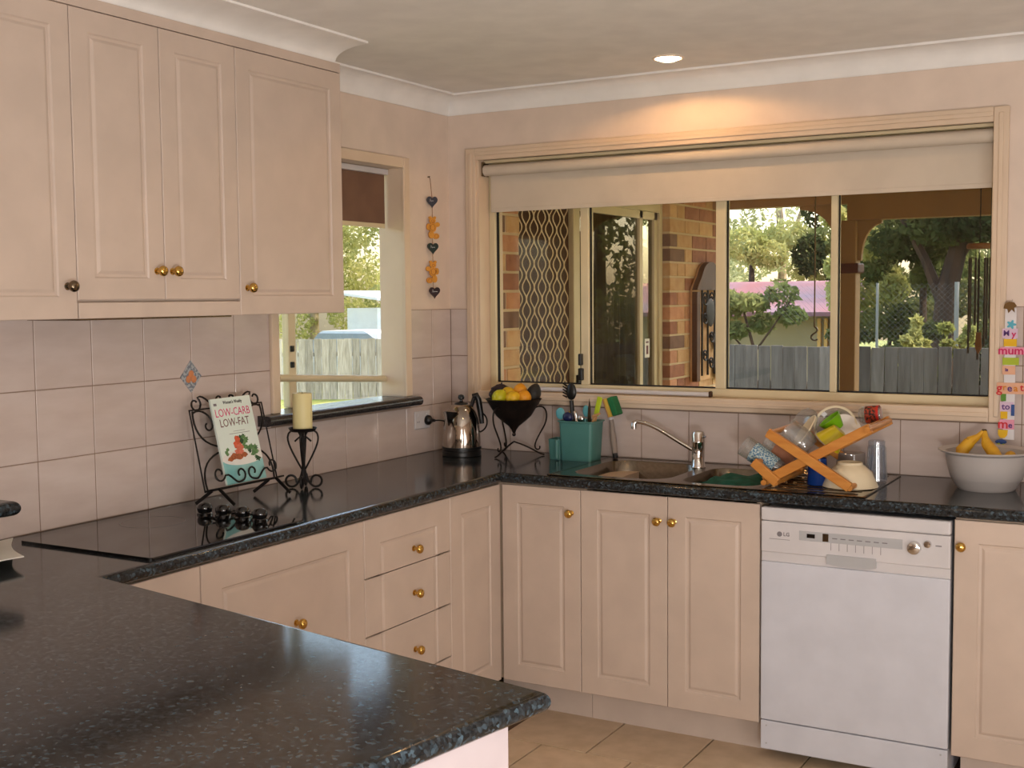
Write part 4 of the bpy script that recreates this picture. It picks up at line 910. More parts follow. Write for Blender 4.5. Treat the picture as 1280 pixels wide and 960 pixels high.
o = MB().shell([(0.0001, 0), (.036, 0), (.048, .012), (.052, .05), (.046, .092), (.049, .106), (.0465, .106), (.0435, .092), (.0495, .05), (.045, .014), (.034, .004), (0.0001, .004)], 28, (1.682, -.40, 1.022), axis((-.78, -.1, .62))).build('glass_jar', 'clear_glass', None, True); tag(o, 'sparkling clear glass jar tilted on top of the rack', 'jar', GD)
def plate(label, p, nrm, r, mt, deep=.012, rim=None):
    o = MB().shell([(0.0001, .002), (r * .55, .002), (r * .62, .004), (r * .97, deep), (r, deep + .001), (r * .97, deep + .004), (r * .6, .007), (r * .5, .005), (0.0001, .005)], 32, p, axis(nrm)).build('plate', mt, None, True)
    tag(o, label, 'plate', GD)
    if rim: MB().shell([(r * .90, deep + .0035), (r * 1.005, deep + .003), (r * 1.005, deep + .006), (r * .90, deep + .005)], 32, p, axis(nrm)).build('patterned_rim', rim, o, True)
    return o
plate('cream plate standing on edge behind the glass jar', (1.655, -.33, 1.070), (-.75, -.35, .55), .066, 'cream_china')
plate('clear glass plate standing at the back left of the rack', (1.630, -.245, 1.085), (-.45, -.80, .35), .062, 'clear_glass')
plate('glass plate with a patterned beige rim standing upright in the rack', (1.730, -.245, 1.086), (.12, -.95, .22), .073, 'clear_glass', rim='cream_china')
plate('white saucer leaning behind the yellow bowl', (1.765, -.270, 1.080), (.45, -.75, .5), .055, 'white_china')
cup('green_bowl', 'bright green plastic bowl tilted behind the yellow one', 'bowl', (1.745, -.285, 1.085), (-.55, -.25, .75), .026, .042, .045, 'green_china', GD)
cup('yellow_bowl', 'mustard yellow plastic bowl tipped over on the rack', 'bowl', (1.775, -.365, 1.090), (-.62, -.10, -.70), .028, .050, .062, 'olive_china', GD)
j = thing('label_jar', (1.812, -.19, 1.10), 'small glass jar with a red and black label on the rack arm', 'jar', GD)
MB().shell([(0.0001, 0), (.026, 0), (.030, .008), (.030, .062), (.024, .072), (.022, .072), (.027, .06), (.027, .010), (0.0001, .004)], 20, (1.872, -.20, 1.134), axis((-1, 0, -.12))).build('glass', 'clear_glass', j, True)
MB().shell([(.0303, .012), (.0303, .050), (.0308, .050), (.0308, .012)], 20, (1.872, -.20, 1.134), axis((-1, 0, -.12))).build('label_paper', 'jar_label', j, True)
MB().shell([(.0304, .004), (.0304, .012), (.0309, .012), (.0309, .004)], 20, (1.872, -.20, 1.134), axis((-1, 0, -.12))).build('label_edge', 'red_label', j, True)
o = thing('cutlery_knife', (1.80, -.33, 1.07), 'dark-handled knife lying in the arm of the rack', 'knife', GD)
MB().obox((1.800, -.36, 1.072), (1.852, -.30, 1.098), .012, .008, (0, 0, 1), .002).build('handle', 'black_plastic', o); MB().obox((1.752, -.415, 1.048), (1.800, -.36, 1.072), .014, .0015, (0, 0, 1)).build('blade', 'chrome', o)
cup('blue_cup', 'dark blue plastic cup under the dish rack', 'cup', (1.708, -.395, ZD), (0, 0, 1), .034, .030, .090, 'blue_cup', GD)
o = MB().shell([(.092, 0.0), (.090, .006), (.070, .048), (.046, .070), (.042, .072), (.040, .080), (.036, .080), (.036, .074), (0.0001, .073), (0.0001, .068), (.044, .066), (.066, .046), (.087, .004), (.092, 0.0)], 36, (1.812, -.375, ZD)).build('china_bowl', 'cream_china', None, True); tag(o, 'upside-down cream china bowl in front of the tumbler', 'bowl', GD)
o = MB().shell([(.052, 0), (.047, .088), (.044, .091), (0.0001, .091), (0.0001, .087), (.044, .086), (.049, 0), (.052, 0)], 28, (1.772, -.205, ZD)).build('smoky_tumbler', 'smoke_plastic', None, True); tag(o, 'upside-down smoky grey tumbler behind the cream bowl', 'tumbler', GD)
o = MB().shell([(.036, 0), (.034, .03), (.0285, .120), (.028, .136), (.024, .138), (0.0001, .138), (0.0001, .122), (.0255, .12), (.0310, .03), (.033, 0), (.036, 0)], 20, (1.862, -.215, ZD)).build('tall_tumbler', 'blue_glass', None, True); tag(o, 'tall upside-down clear tumbler at the end of the drainboard', 'tumbler', GD)
for k in range(8):
    a = 2 * PI * k / 8; MB().tube([(1.862 + .0355 * math.cos(a), -.215 + .0355 * math.sin(a), ZD + .01), (1.862 + .0295 * math.cos(a), -.215 + .0295 * math.sin(a), ZD + .115)], .002, 5).build('facet_rib', 'clear_glass', o, True)

# ================================================================== WHITE BASIN WITH BANANAS
bx_, by_ = 2.215, -0.205
BS = MB().shell([(0.0001, .9), (.086, .9), (.094, .908), (.108, .935), (.112, .938), (.124, .985), (.130, 1.018), (.150, 1.026), (.152, 1.030), (.149, 1.032), (.128, 1.025), (.120, .990), (.104, .938), (.088, .908), (0.0001, .906)], 44, (bx_, by_, 0)).build('plastic_basin', 'basin_white', None, True); tag(BS, 'white plastic basin holding bananas on the worktop at right', 'basin')
def banana(label, pts, rs):
    o = thing('banana', pts[0], label, 'banana', 'bananas in the white basin')
    MB().tube(pts[:-2], rs[:-2], 10).build('fruit', 'banana', o, True); MB().tube(pts[-3:], rs[-3:], 8).build('stem', 'banana_tip' if False else 'banana', o, True)
    MB().tube([pts[-1], tuple(Vector(pts[-1]) + (Vector(pts[-1]) - Vector(pts[-2])).normalized() * .006)], [.0075, .006], 8).build('stem_end', 'banana_tip', o, True)
    return o
banana('left banana with a dark spot leaning in the basin', [(2.165, -.245, .935), (2.140, -.230, .985), (2.140, -.215, 1.025), (2.160, -.200, 1.052), (2.185, -.190, 1.070), (2.200, -.186, 1.088)], [.008, .019, .022, .019, .010, .007])
banana('right banana curving down into the basin', [(2.270, -.275, .955), (2.262, -.265, 1.000), (2.240, -.245, 1.028), (2.216, -.215, 1.050), (2.207, -.195, 1.070), (2.205, -.186, 1.088)], [.010, .018, .021, .018, .011, .007])
banana('low banana lying across the basin bottom at right', [(2.190, -.150, .935), (2.240, -.165, .960), (2.280, -.190, 1.000), (2.290, -.215, 1.014), (2.287, -.235, 1.014), (2.283, -.250, 1.006)], [.010, .019, .020, .018, .012, .008])

# ================================================================== PAPER GREETING STRIP
SPX, SPY = 2.264, -0.0285
PS = thing('paper_banner', (SPX, SPY, 1.02), 'handmade hanging paper strip of coloured cut-outs and letters right of the window', 'banner')
def zz(py): return 1.511 - (py - 378) / 366.0
def xx(px): return 2.262 + (px - 1267) / 366.0
def card(name, px0, px1, py0, py1, mt, d=0.0): return B(xx(px0), xx(px1), SPY - .0012 - d, SPY - d, zz(py1), zz(py0)).build(name, mt, PS)
card('backing_strip', 1259, 1272, 385, 548, 'strip_white')
o = MB().prism([(a, b) for a, b in [(-.022, -.006), (-.018, .010), (-.004, .017), (.012, .014), (.020, .002), (.012, -.004), (.014, -.020), (.004, -.010), (-.006, -.022), (-.010, -.008)]], lambda a, b, d_: (xx(1265) + a, SPY - .004 - d_, zz(383) + b), -.001, .001).build('cutout', 'strip_brown', PS)
MB().prism([(.012 * (1 + .35 * math.cos(5 * t)) * math.cos(t), .012 * (1 + .35 * math.cos(5 * t)) * math.sin(t)) for t in [2 * PI * i / 30 for i in range(30)]], lambda a, b, d_: (xx(1266.5) + a, SPY - .004 - d_, zz(405) + b), -.001, .001).build('cutout', 'strip_cyan', PS)
card('letter_card', 1256, 1274, 410, 422, 'strip_lilac', .0015); card('cutout', 1258, 1273, 423, 432, 'strip_yellow', .0015); card('letter_card', 1254, 1284, 433, 442, 'strip_pink', .0015)
card('cutout', 1257, 1276, 446, 455, 'strip_lime', .0015); card('letter_card', 1257, 1272, 456, 467, 'strip_peach', .0015); card('letter_card', 1251, 1288, 477, 491, 'strip_peach', .0015)
card('cutout', 1256, 1262, 491, 500, 'strip_green', .003); card('letter_card', 1255, 1271, 501, 513, 'strip_lilac', .0015); card('cutout', 1268, 1272, 504, 518, 'strip_blue', .003)
card('cutout', 1256, 1264, 513, 522, 'strip_yellow', .003); card('letter_card', 1255, 1272, 523, 535, 'strip_pink', .0015)
MB().prism([(-.016, .014), (.016, .014), (.014, -.004), (.006, -.014), (-.008, -.014), (-.015, -.004)], lambda a, b, d_: (xx(1259) + a, SPY - .002 - d_, zz(541) + b), -.001, .001).build('cutout', 'strip_yellow', PS)
MB().blob((xx(1257), SPY - .004, zz(551)), .019, .003, .008, 10).build('cutout', 'strip_blue', PS, True)
MB().blob((xx(1252.5), SPY - .006, zz(558)), .007, .003, .018, 10, Matrix.Rotation(.5, 4, 'Y')).blob((xx(1259), SPY - .006, zz(558)), .007, .003, .014, 10, Matrix.Rotation(.3, 4, 'Y')).build('cutout', 'strip_lime', PS, True)
def let(s, px, py, size, mt, d=.004): text_mb(s, size, lambda a, b, d_: (xx(px) + a, SPY - d - d_, zz(py) + b), .0004, bold=.0006).build('lettering', mt, PS)
let('M', 1261, 416, .026, 'purple_ink'); let('y', 1269.5, 417, .030, 'magenta_ink'); let('mum', 1266.5, 437.5, .040, 'magenta_ink'); let('is', 1262, 461, .016, 'purple_ink')
let('g', 1254, 484, .044, 'red_ink'); let('r', 1260, 483, .030, 'orange_ink'); let('e', 1266, 484, .034, 'purple_ink'); let('a', 1273, 484, .032, 'orange_ink'); let('t', 1280, 483, .034, 'red_ink')
let('to', 1262, 507, .030, 'purple_ink'); let('m', 1259, 529, .044, 'red_ink'); let('e', 1267.5, 530, .028, 'purple_ink')
MB().tube([(xx(1266), SPY, zz(380)), (xx(1266), -.0065, zz(374))], .0012, 5).build('pin', 'chrome', PS)

# ================================================================== HANGING HEARTS AND BEARS
HG = thing('hanging_garland', (0.012, -0.160, 1.54), 'hanging string of painted wooden hearts and orange bears by the side window', 'ornament')
hd_ = (Vector((rv.x, rv.y, 0)) + Vector((0, 1, 0)) * .9).normalized(); hn = Vector((hd_.y, -hd_.x, 0))
def hp3(a, z, d=0.0): p = Vector((0.020, -0.160, z)) + hd_ * a + hn * d; return p
MB().tube([(0.006, -.160, 2.046), (0.012, -.160, 2.04), hp3(0, 1.96)], .0014, 5).tube([hp3(0, 1.96), hp3(0, 1.58)], .0012, 5).build('string', 'twine', HG)
MB().tube([(0.0, -.160, 2.047), (0.010, -.160, 2.048)], .003, 6).build('nail', 'gunmetal', HG)
def heart(z, mt, a0, txt):
    pts = []
    for i in range(32):
        t = 2 * PI * i / 32; pts.append((16 * math.sin(t) ** 3 / 16 * .024, (13 * math.cos(t) - 5 * math.cos(2 * t) - 2 * math.cos(3 * t) - math.cos(4 * t)) / 16 * .026))
    h = MB().prism(pts, lambda a, b, d_: hp3(a0 + a, z + b, d_), -.004, .004).build('heart', mt, HG)
    # painted white script, too small to read in the photograph: one tall stroke and a run of low loops
    w_ = [(-.010, .010), (-.0105, -.001), (-.006, .004), (-.004, -.001)] + [(-.004 + .0022 * i, .0030 * abs(math.sin(i * 1.3)) - .0005) for i in range(1, txt)]
    MB().tube([hp3(a0 + a, z + b, .0046) for a, b in w_], .0008, 5).build('painted_script', 'white_print', h)
heart(1.946, 'heart_blue', 0.0, 5); heart(1.754, 'heart_green', 0.001, 6); heart(1.570, 'heart_plum', .006, 8)
def bear(z, mir):
    b = MB()
    for (a, c, ra, rc) in ((0, .032, .014, .012), (-.010 * mir, .044, .006, .006), (.010 * mir, .044, .006, .006), (0, .004, .017, .020), (.022 * mir, .016, .011, .010), (-.018 * mir, .006, .008, .014), (-.006 * mir, -.026, .012, .016), (.016 * mir, -.032, .014, .012)):
        b.prism([(a + ra * math.cos(2 * PI * i / 14), c + rc * math.sin(2 * PI * i / 14)) for i in range(14)], lambda p, q, d_: hp3(p, z + q, d_), -.004, .004)
    o = b.build('bear', 'bear_orange', HG)
    for (a, c, ra, rc) in ((0, .004, .010, .013), (.016 * mir, -.032, .008, .007), (0, .030, .006, .005)):
        pts = [hp3(a + ra * math.cos(2 * PI * i / 14), z + c + rc * math.sin(2 * PI * i / 14), .0045) for i in range(14)]
        MB().tube(pts, .0009, 4, True).build('painted_line', 'bear_line', o)
bear(1.834, 1); bear(1.650, -1)

# ================================================================== DOWNLIGHTS
def downlight(label, x, y, power, vis=True):
    D = thing('downlight', (x, y, H - .012), label, 'lamp', 'recessed ceiling downlights')
    MB().shell([(.056, H - .0005), (.056, H - .004), (.053, H - .006), (.048, H - .005), (.047, H - .001)], 28, (x, y, 0)).build('trim_ring', 'downlight_trim', D, True)
    MB().lathe([(0.0001, H - .016), (.025, H - .013), (.046, H - .005), (.046, H - .002), (0.0001, H - .002)], 24, (x, y, 0)).build('globe', 'lamp_emit', D, True)
    s_ = light('downlight_glow', 'SPOT', (x, y, H - .022), power, (1.0, 0.55, 0.22), target=(x, y, 0), spot_size=math.radians(160), spot_blend=0.18, shadow_soft_size=.03)
    s_.parent = D; s_.location = Vector((x, y, H - .022)) - WL[D.name]
downlight('lit recessed downlight in the ceiling above the sink window', 1.136, -0.313, 8.5)
downlight('recessed downlight in the ceiling above the kitchen floor', 1.9, -2.1, 4)
downlight('recessed downlight in the ceiling behind the camera', 3.6, -3.4, 4)

# white folded paper at far left on the worktop
pv = []; pf = []
P0 = [Vector((0.125, -2.335, .924)), Vector((0.346, -2.476, .924)), Vector((0.33, -2.72, .902)), Vector((0.05, -2.62, .902))]
N_ = 10
for i in range(N_ + 1):
    for k in range(2):
        for jn in range(N_ + 1):
            a = i / N_; b = jn / N_
            p = P0[0].lerp(P0[1], a).lerp(P0[3].lerp(P0[2], a), b); p = p + Vector((0, -.018 * math.sin(PI * a) * (1 - b), .010 * math.sin(PI * b) * a + (.0 if k == 0 else .0025)))
            pv.append(p)
def ix(i, k, jn): return (i * 2 + k) * (N_ + 1) + jn
for i in range(N_):
    for jn in range(N_):
        for k in range(2): pf.append((ix(i, k, jn), ix(i + 1, k, jn), ix(i + 1, k, jn + 1), ix(i, k, jn + 1)))
for i in range(N_):
    pf.append((ix(i, 0, 0), ix(i + 1, 0, 0), ix(i + 1, 1, 0), ix(i, 1, 0))); pf.append((ix(i, 0, N_), ix(i + 1, 0, N_), ix(i + 1, 1, N_), ix(i, 1, N_)))
    pf.append((ix(0, 0, i), ix(0, 1, i), ix(0, 1, i + 1), ix(0, 0, i + 1))); pf.append((ix(N_, 0, i), ix(N_, 1, i), ix(N_, 1, i + 1), ix(N_, 0, i + 1)))
tag(MB().add(pv, pf).build('paper_sheet', 'paper', None, True), 'white curled paper lying on the worktop at the left picture edge', 'paper')

# ================================================================== OUTSIDE
def gz(x, y): return -0.15 - 0.012 * max(0.0, y - 3.0)
gv = []; gf = []
xs_ = [-40, -25, -15, -10, -5, -2, 0, 2, 5, 10, 20, 40]; ys_ = [-20, -6, 0.2, 3, 6, 9, 12, 16, 22, 30, 60]
for yv in ys_:
    for xv in xs_: gv.append((xv, yv, gz(xv, yv)))
nx = len(xs_)
gf = [(j * nx + i, j * nx + i + 1, (j + 1) * nx + i + 1, (j + 1) * nx + i) for j in range(len(ys_) - 1) for i in range(nx - 1)]
tag(MB().add(gv, gf).build('ground', 'grass'), 'dry green lawn outside', kind='structure')
tag(B(-0.2, 6.0, 0.2, 3.5, -0.149, -0.02).build('paving', 'paving'), 'paved verandah floor outside the sink window', kind='structure')
# verandah roof + beam + post
tag(MB().prism([(0.2, 2.36), (3.9, 2.20), (3.9, 2.26), (0.2, 2.42)], lambda a, b, d_: (d_, a, b), -0.3, 6.5).build('verandah_roof', 'verandah_lining'), 'tan lined verandah roof outside the sink window', kind='structure')
tag(MB().prism([(-0.12, 2.36), (-0.75, 2.30), (-0.75, 2.40), (-0.12, 2.46)], lambda a, b, d_: (a, d_, b), -6.0, 0.2).build('eave', 'verandah_lining'), 'eave lining over the small side window', kind='structure')
vb = MB().box(0.1, 0.95, 2.95, 3.06, 2.09, 2.238).box(0.95, 6.4, 2.95, 3.06, 1.99, 2.238).build('verandah_beam', 'verandah_timber'); tag(vb, 'brown timber beam along the edge of the verandah roof', kind='structure')
VP = thing('verandah_post', (0.95, 3.0, -0.02), 'brown timber verandah post with dark collar and curved brackets', 'post')
B(0.892, 1.006, 2.945, 3.06, -0.02, 1.989, .006).build('shaft', 'verandah_timber', VP)
B(0.872, 1.026, 2.925, 3.08, 1.672, 1.732, .010).build('collar', 'post_trim', VP)
def brk(sg, z0): 
    wd_ = .14 if sg > 0 else .24
    pts = [(0.0, z0 - .24)] + bez((0.022, z0 - .24), (0.025, z0 - .12), (wd_ * .45, z0 - .03), (wd_, z0 - .022), 8) + [(wd_, z0), (0.0, z0)]
    x_ = 1.006 if sg > 0 else 0.892
    MB().prism(pts, lambda a, b, d_: (x_ + sg * a, 3.0 + d_, b), -.02, .02).build('bracket', 'verandah_timber', VP)
brk(1, 1.989); brk(-1, 2.089)
# hanging hook on wire
HK = thing('hanging_hook', (1.024, 2.0, 1.33), 'thin wire with an S-hook hanging outside from the verandah roof', 'hook')
MB().tube([(1.024, 2.0, 2.285), (1.024, 2.0, 1.375)], .004, 5).build('wire', 'gunmetal', HK)
MB().tube([(1.024 + a, 2.0, z) for a, z in [(0, 1.40), (.0, 1.375)] + [(0.012, 1.366), (0.016, 1.356), (0.010, 1.346), (-0.006, 1.336), (-0.016, 1.326), (-0.018, 1.314), (-0.008, 1.304), (0.006, 1.302), (0.018, 1.308)]], .005, 6).build('s_hook', 'gunmetal', HK, True)
# wind chime
WC = thing('wind_chime', (1.85, 2.0, 1.24), 'dark bamboo wind chime hanging outside at the right of the window', 'wind chime')
MB().tube([(1.850, 2.0, 2.285), (1.850, 2.0, 1.79)], .003, 5).build('cord', 'black_rubber', WC)
MB().lathe([(.060, 1.765), (.064, 1.770), (.064, 1.785), (.055, 1.792), (.0001, 1.794)], 20, (1.850, 2.0, 0)).build('top_disc', 'chime_top', WC, True)
for k in range(7):
    a = 2 * PI * k / 7; L = .30 + .035 * ((k * 3) % 7); x_, y_ = 1.850 + .050 * math.cos(a), 2.0 + .050 * math.sin(a)
    t_ = MB().tube([(x_, y_, 1.72), (x_, y_, 1.72 - L)], .0055, 8).build('chime_tube', 'bamboo', WC, True)
    MB().tube([(x_, y_, 1.77), (x_, y_, 1.72)], .0015, 4).build('thread', 'black_rubber', t_)
MB().tube([(1.850, 2.0, 1.77), (1.850, 2.0, 1.33)], .0015, 4).build('clapper_cord', 'black_rubber', WC)
MB().prism([(-.012, .05), (.012, .05), (.016, -.03), (0, -.06), (-.016, -.03)], lambda a, b, d_: (1.850 + a, 2.0 + d_, 1.30 + b), -.004, .004).build('sail', 'chime_top', WC)

# ---- verandah end wall with bricks, screen door, sliding door
VW = put('wall_verandah', None, (0.0, 1.7, -0.15)); tag(VW, 'mottled tan and red brick wall closing the verandah end', kind='structure')
B(-0.02, 0.095, 0.2, 0.440, -0.15, 2.24).box(-0.02, 0.095, 2.245, 3.165, -0.15, 2.24).build('mortar', 'mortar', VW)
B(-0.02, 0.095, 0.440, 2.245, 2.10, 2.30).build('lintel', 'verandah_timber', VW)
bl, bh, gp = 0.230, 0.076, 0.010
bm_full = {}; bm_half = {}
kinds = ['brick_tan', 'brick_red', 'brick_pink', 'brick_dark']
bm_cache = {}
def brick(y0, y1, z0):
    wd = round(y1 - y0, 3); k = random.choices(kinds, (5, 3, 4, 2))[0]
    if (wd, k) not in bm_cache: bm_cache[(wd, k)] = B(-.113, .005, -wd / 2 + .001, wd / 2 - .001, 0.001, bh - .001, .003).mesh('brick', k)
    put('brick', bm_cache[(wd, k)], (0.095, (y0 + y1) / 2, z0 + .005), VW)
for cse in range(20):
    z0 = 0.54 + cse * (bh + gp)
    # pier beyond the doors
    y = 2.243; pat = [[bl, bl, bl, .180], [.110, bl, bl, bl, .060], [bl, .110, bl, bl, .060], [.110, .110, bl, bl, .180]][(cse * 3) % 4]
    for L in pat:
        if y + .03 > 3.167: break
        y1 = min(y + L, 3.167); brick(y, y1, z0); y = y1 + gp
    y = 0.200
    for L in ([.110, .122] if cse % 2 else [.232]):
        brick(y, y + L, z0); y += L + gp
SD = thing('screen_door', (0.06, 0.76, -0.02), 'security screen door with cream diamond grille over a solid dark backing outside', 'door')
MB().box(0.03, 0.07, 0.442, 0.470, -0.02, 2.09, .004).box(0.03, 0.07, 1.050, 1.100, -0.02, 2.09, .004).box(0.03, 0.07, 0.470, 1.050, 2.05, 2.09, .004).box(0.03, 0.07, 0.470, 1.050, -0.02, 0.08, .004).build('door_frame', 'aluminium_cream', SD)
B(0.036, 0.040, 0.470, 1.050, 0.08, 2.05).build('dark_backing', 'door_dark', SD)  # solid dark sheet standing in for the dark interior behind the grille
cw, chh = 0.078, 0.112
k = 0
while 0.470 + cw * (k + .5) < 1.055:
    y = 0.470 + cw * (k + .5); pts = []
    nn_ = int((2.05 - .08) / chh * 8)
    for sgn in (1, -1):
        pts = []
        for i in range(nn_ + 1):
            z = 0.08 + chh * i / 8; ph = 2 * PI * (z - .08) / chh + (0 if k % 2 == 0 else PI)
            tri = math.cos(ph); tri = math.copysign(abs(tri) ** .8, tri)
            pts.append((0.052, min(max(y + sgn * cw / 4 * (1 + tri), .472), 1.048), z))
        MB().tube(pts, .0036, 4).build('grille_wire', 'mesh_cream', SD)
    k += 1
B(0.07, 0.085, 1.065, 1.090, 0.95, 1.15, .004).build('handle', 'black_plastic', SD)
GDN = thing('sliding_door', (0.0, 1.68, -0.02), 'cream framed sliding glass door on the verandah with curtain inside', 'door')
MB().box(-0.02, 0.055, 1.105, 1.150, -0.02, 2.09, .004).box(-0.02, 0.055, 2.195, 2.240, -0.02, 2.09, .004).box(-0.02, 0.055, 1.15, 2.195, 2.03, 2.09, .004).box(-0.02, 0.055, 1.15, 2.195, -0.02, 0.03, .004).build('door_frame', 'aluminium_cream', GDN)
MB().box(0.010, 0.040, 1.940, 1.985, 0.03, 2.03, .003).box(0.010, 0.040, 2.150, 2.195, 0.03, 2.03, .003).box(0.01, .04, 1.15, 2.195, 1.985, 2.03, .003).build('sash', 'aluminium_cream', GDN)
B(0.022, 0.026, 1.15, 2.19, 0.03, 2.03).build('pane', 'door_glass', GDN)
cu_ = []
MB().prism([(1.13 + i * .03, -0.10 + .012 * math.sin(i * 1.9)) for i in range(37)] + [(2.21, -0.14), (1.13, -0.14)], lambda a, b, d_: (b, a, d_), 0.0, 2.08).build('curtain', 'curtain', GDN)
st_ = B(0.0262, 0.0268, 2.040, 2.110, 1.19, 1.30).build('sticker', 'paper', GDN); st_['label'] = 'white printed sticker on the glass'
MB().box(0.0268, 0.0271, 2.055, 2.095, 1.275, 1.285).box(0.0268, 0.0271, 2.060, 2.090, 1.21, 1.26).build('printed_mark', 'brown_ink', st_)
# ---- wooden wall ornament on the bricks
OR = thing('wall_ornament', (0.12, 2.79, 1.02), 'arched wooden wall plaque with black iron scrollwork on the brick wall', 'ornament')
oz = 1.02
arch = [(-.245, 0), (.245, 0), (.245, .56)] + bez((.245, .56), (.20, .62), (.17, .63), (.15, .66), 5)[1:] + bez((.15, .66), (.09, .76), (-.09, .76), (-.15, .66), 8)[1:] + bez((-.15, .66), (-.17, .63), (-.20, .62), (-.245, .56), 5)[1:]
def o3(a, b, d_): return (0.1035 + d_, 2.80 + a, oz + b)
MB().prism(arch, o3, 0, .012).build('back_board', 'brick_tan', OR)
inn = [(-.19, .0), (-.19, .55)] + bez((-.19, .55), (-.14, .60), (-.12, .62), (-.10, .65), 4)[1:] + bez((-.10, .65), (-.05, .70), (.05, .70), (.10, .65), 5)[1:] + bez((.10, .65), (.12, .62), (.14, .60), (.19, .55), 4)[1:] + [(.19, 0)]
MB().box(0.1155, 0.150, 2.555, 2.61, oz, oz + .55, .004).box(0.1155, .150, 2.99, 3.045, oz, oz + .55, .004).build('side_rail', 'ornament_wood', OR)
ao = [p for p in arch if p[1] >= .55]; 
top_poly = ao
MB().prism(top_poly, o3, .012, .046).build('arch_top', 'ornament_wood', OR)
for a in (-.12, -.02, .10): MB().tube([o3(a, .03, .03), o3(a, .56, .03)], .007, 6).build('iron_bar', 'ornament_iron', OR, True)
for a, b, r in ((-.07, .50, .05), (.05, .50, .05), (-.07, .38, .04), (.05, .26, .04), (-.07, .15, .04), (.04, .10, .04)):
    MB().tube([o3(p, q_, .032) for p, q_ in spiral(a, b, .012, r, 0, PI * 3, 20)], .006, 5).build('iron_scroll', 'ornament_iron', OR, True)
MB().blob(o3(.02, .42, .034), .006, .075, .09, 12).build('iron_pot', 'ornament_iron', OR, True); MB().blob(o3(.13, .25, .034), .006, .05, .06, 12).build('iron_leaf', 'ornament_iron', OR, True); MB().blob(o3(.15, .06, .034), .006, .05, .06, 12).build('iron_leaf', 'ornament_iron', OR, True)

# ---- fences
def fence(label, p, q, ztop, h, bw, gapw, fm='fence_grey'):
    p = Vector(p); q = Vector(q); L = (q - p).length; d_ = (q - p).normalized(); nrm = Vector((-d_.y, d_.x, 0))
    F = thing('paling_fence', tuple((p + q) / 2), label, 'fence')
    n = int(L / (bw + gapw)); an = math.atan2(d_.y, d_.x)
    me = [B(-bw / 2, bw / 2, -.008, .008, 0, h + dz, .002).mesh('paling', fm) for dz in (0, .004, -.005, .007, -.002)]
    for i in range(n):
        c_ = p + d_ * ((i + .5) * (bw + gapw)) - nrm * random.uniform(0, .012)
        o_ = put('paling', random.choice(me), (c_.x, c_.y, ztop - h), F); o_.rotation_euler = (0, random.uniform(-.006, .006), an + random.uniform(-.02, .02))
    for zr in (.25, .75):
        a = p + nrm * .035; b = q + nrm * .035
        MB().obox((a.x, a.y, ztop - h + h * zr), (b.x, b.y, ztop - h + h * zr), .04, .07, (0, 0, 1)).build('rail', 'fence_rail', F)
fence('grey weathered paling fence across the yard behind the verandah', (-3.4, 5.6, 0), (8.4, 5.6, 0), 1.118, 1.33, .100, .005)
fence('sunlit grey paling fence in the side yard seen through the small window', (-14.4, 11.12, 0), (-8.2, 14.63, 0), 0.83, 1.12, .135, .006, 'fence_pale')

# ---- neighbour's house with pink roof
NH = thing('neighbour_house', (-4.0, 15.5, -0.3), 'neighbouring house with faded pink roof beyond the fence', 'house')
MB().prism([(-6.4, 13.6), (-1.75, 13.6), (-3.4, 19.0), (-6.4, 19.0)], lambda a, b, d_: (a, b, d_), -0.4, 1.36).build('wall', 'house_wall', NH)
MB().add([(-6.9, 13.0, 1.30), (-1.29, 13.0, 1.30), (-2.13, 16.2, 1.79), (-6.9, 16.2, 1.79), (-6.9, 19.4, 1.30), (-3.1, 19.4, 1.30), (-6.9, 13.0, 1.24), (-1.29, 13.0, 1.24), (-3.1, 19.4, 1.24), (-6.9, 19.4, 1.24)], [(0, 1, 2, 3), (3, 2, 5, 4), (1, 5, 2), (0, 6, 7, 1), (6, 9, 8, 7), (1, 7, 8, 5), (4, 5, 8, 9), (0, 3, 4, 9, 6)]).build('roof', 'roof_pink', NH)
MB().obox((-1.27, 12.98, 1.27), (-2.11, 16.2, 1.78), .05, .12, (0, 0, 1)).build('gable_board', 'gable_timber', NH)
for x_ in (-3.9, -5.6): B(x_ - .35, x_ + .35, 13.55, 13.62, .4, 1.0).build('window', 'house_window', NH)
for i in range(6): B(-2.15 + i * .1, -2.10 + i * .1, 13.5, 13.55, -.3, 1.2).build('screen_slat', 'gable_timber', NH)

# ---- chain-wire fence behind the palings
CWF = thing('chain_wire_fence', (0.4, 8.0, -0.2), 'tall galvanised chain-wire fence behind the paling fence', 'fence')
for x_ in (-0.02, 0.74, 1.6, 2.6): MB().tube([(x_, 8.0, gz(x_, 8)), (x_, 8.0, 1.66)], .014 if x_ < .5 else .022, 8).build('fence_pole', 'galvanised', CWF, True)
cw_ = MB()
for i in range(64):
    x_ = -0.5 + i * .055
    for sg in (1, -1):
        p = Vector((x_, 8.0, 0.85)); q = Vector((x_ + sg * .80, 8.0, 1.65)); 
        cw_.add([p, p + Vector((.0022, 0, 0)), q + Vector((.0022, 0, 0)), q, p + Vector((.001, .002, 0)), q + Vector((.001, .002, 0))], [(0, 1, 2, 3), (1, 4, 5, 2), (4, 0, 3, 5)])
o = cw_.build('chain_mesh', 'galvanised', CWF); o['kind'] = 'stuff'

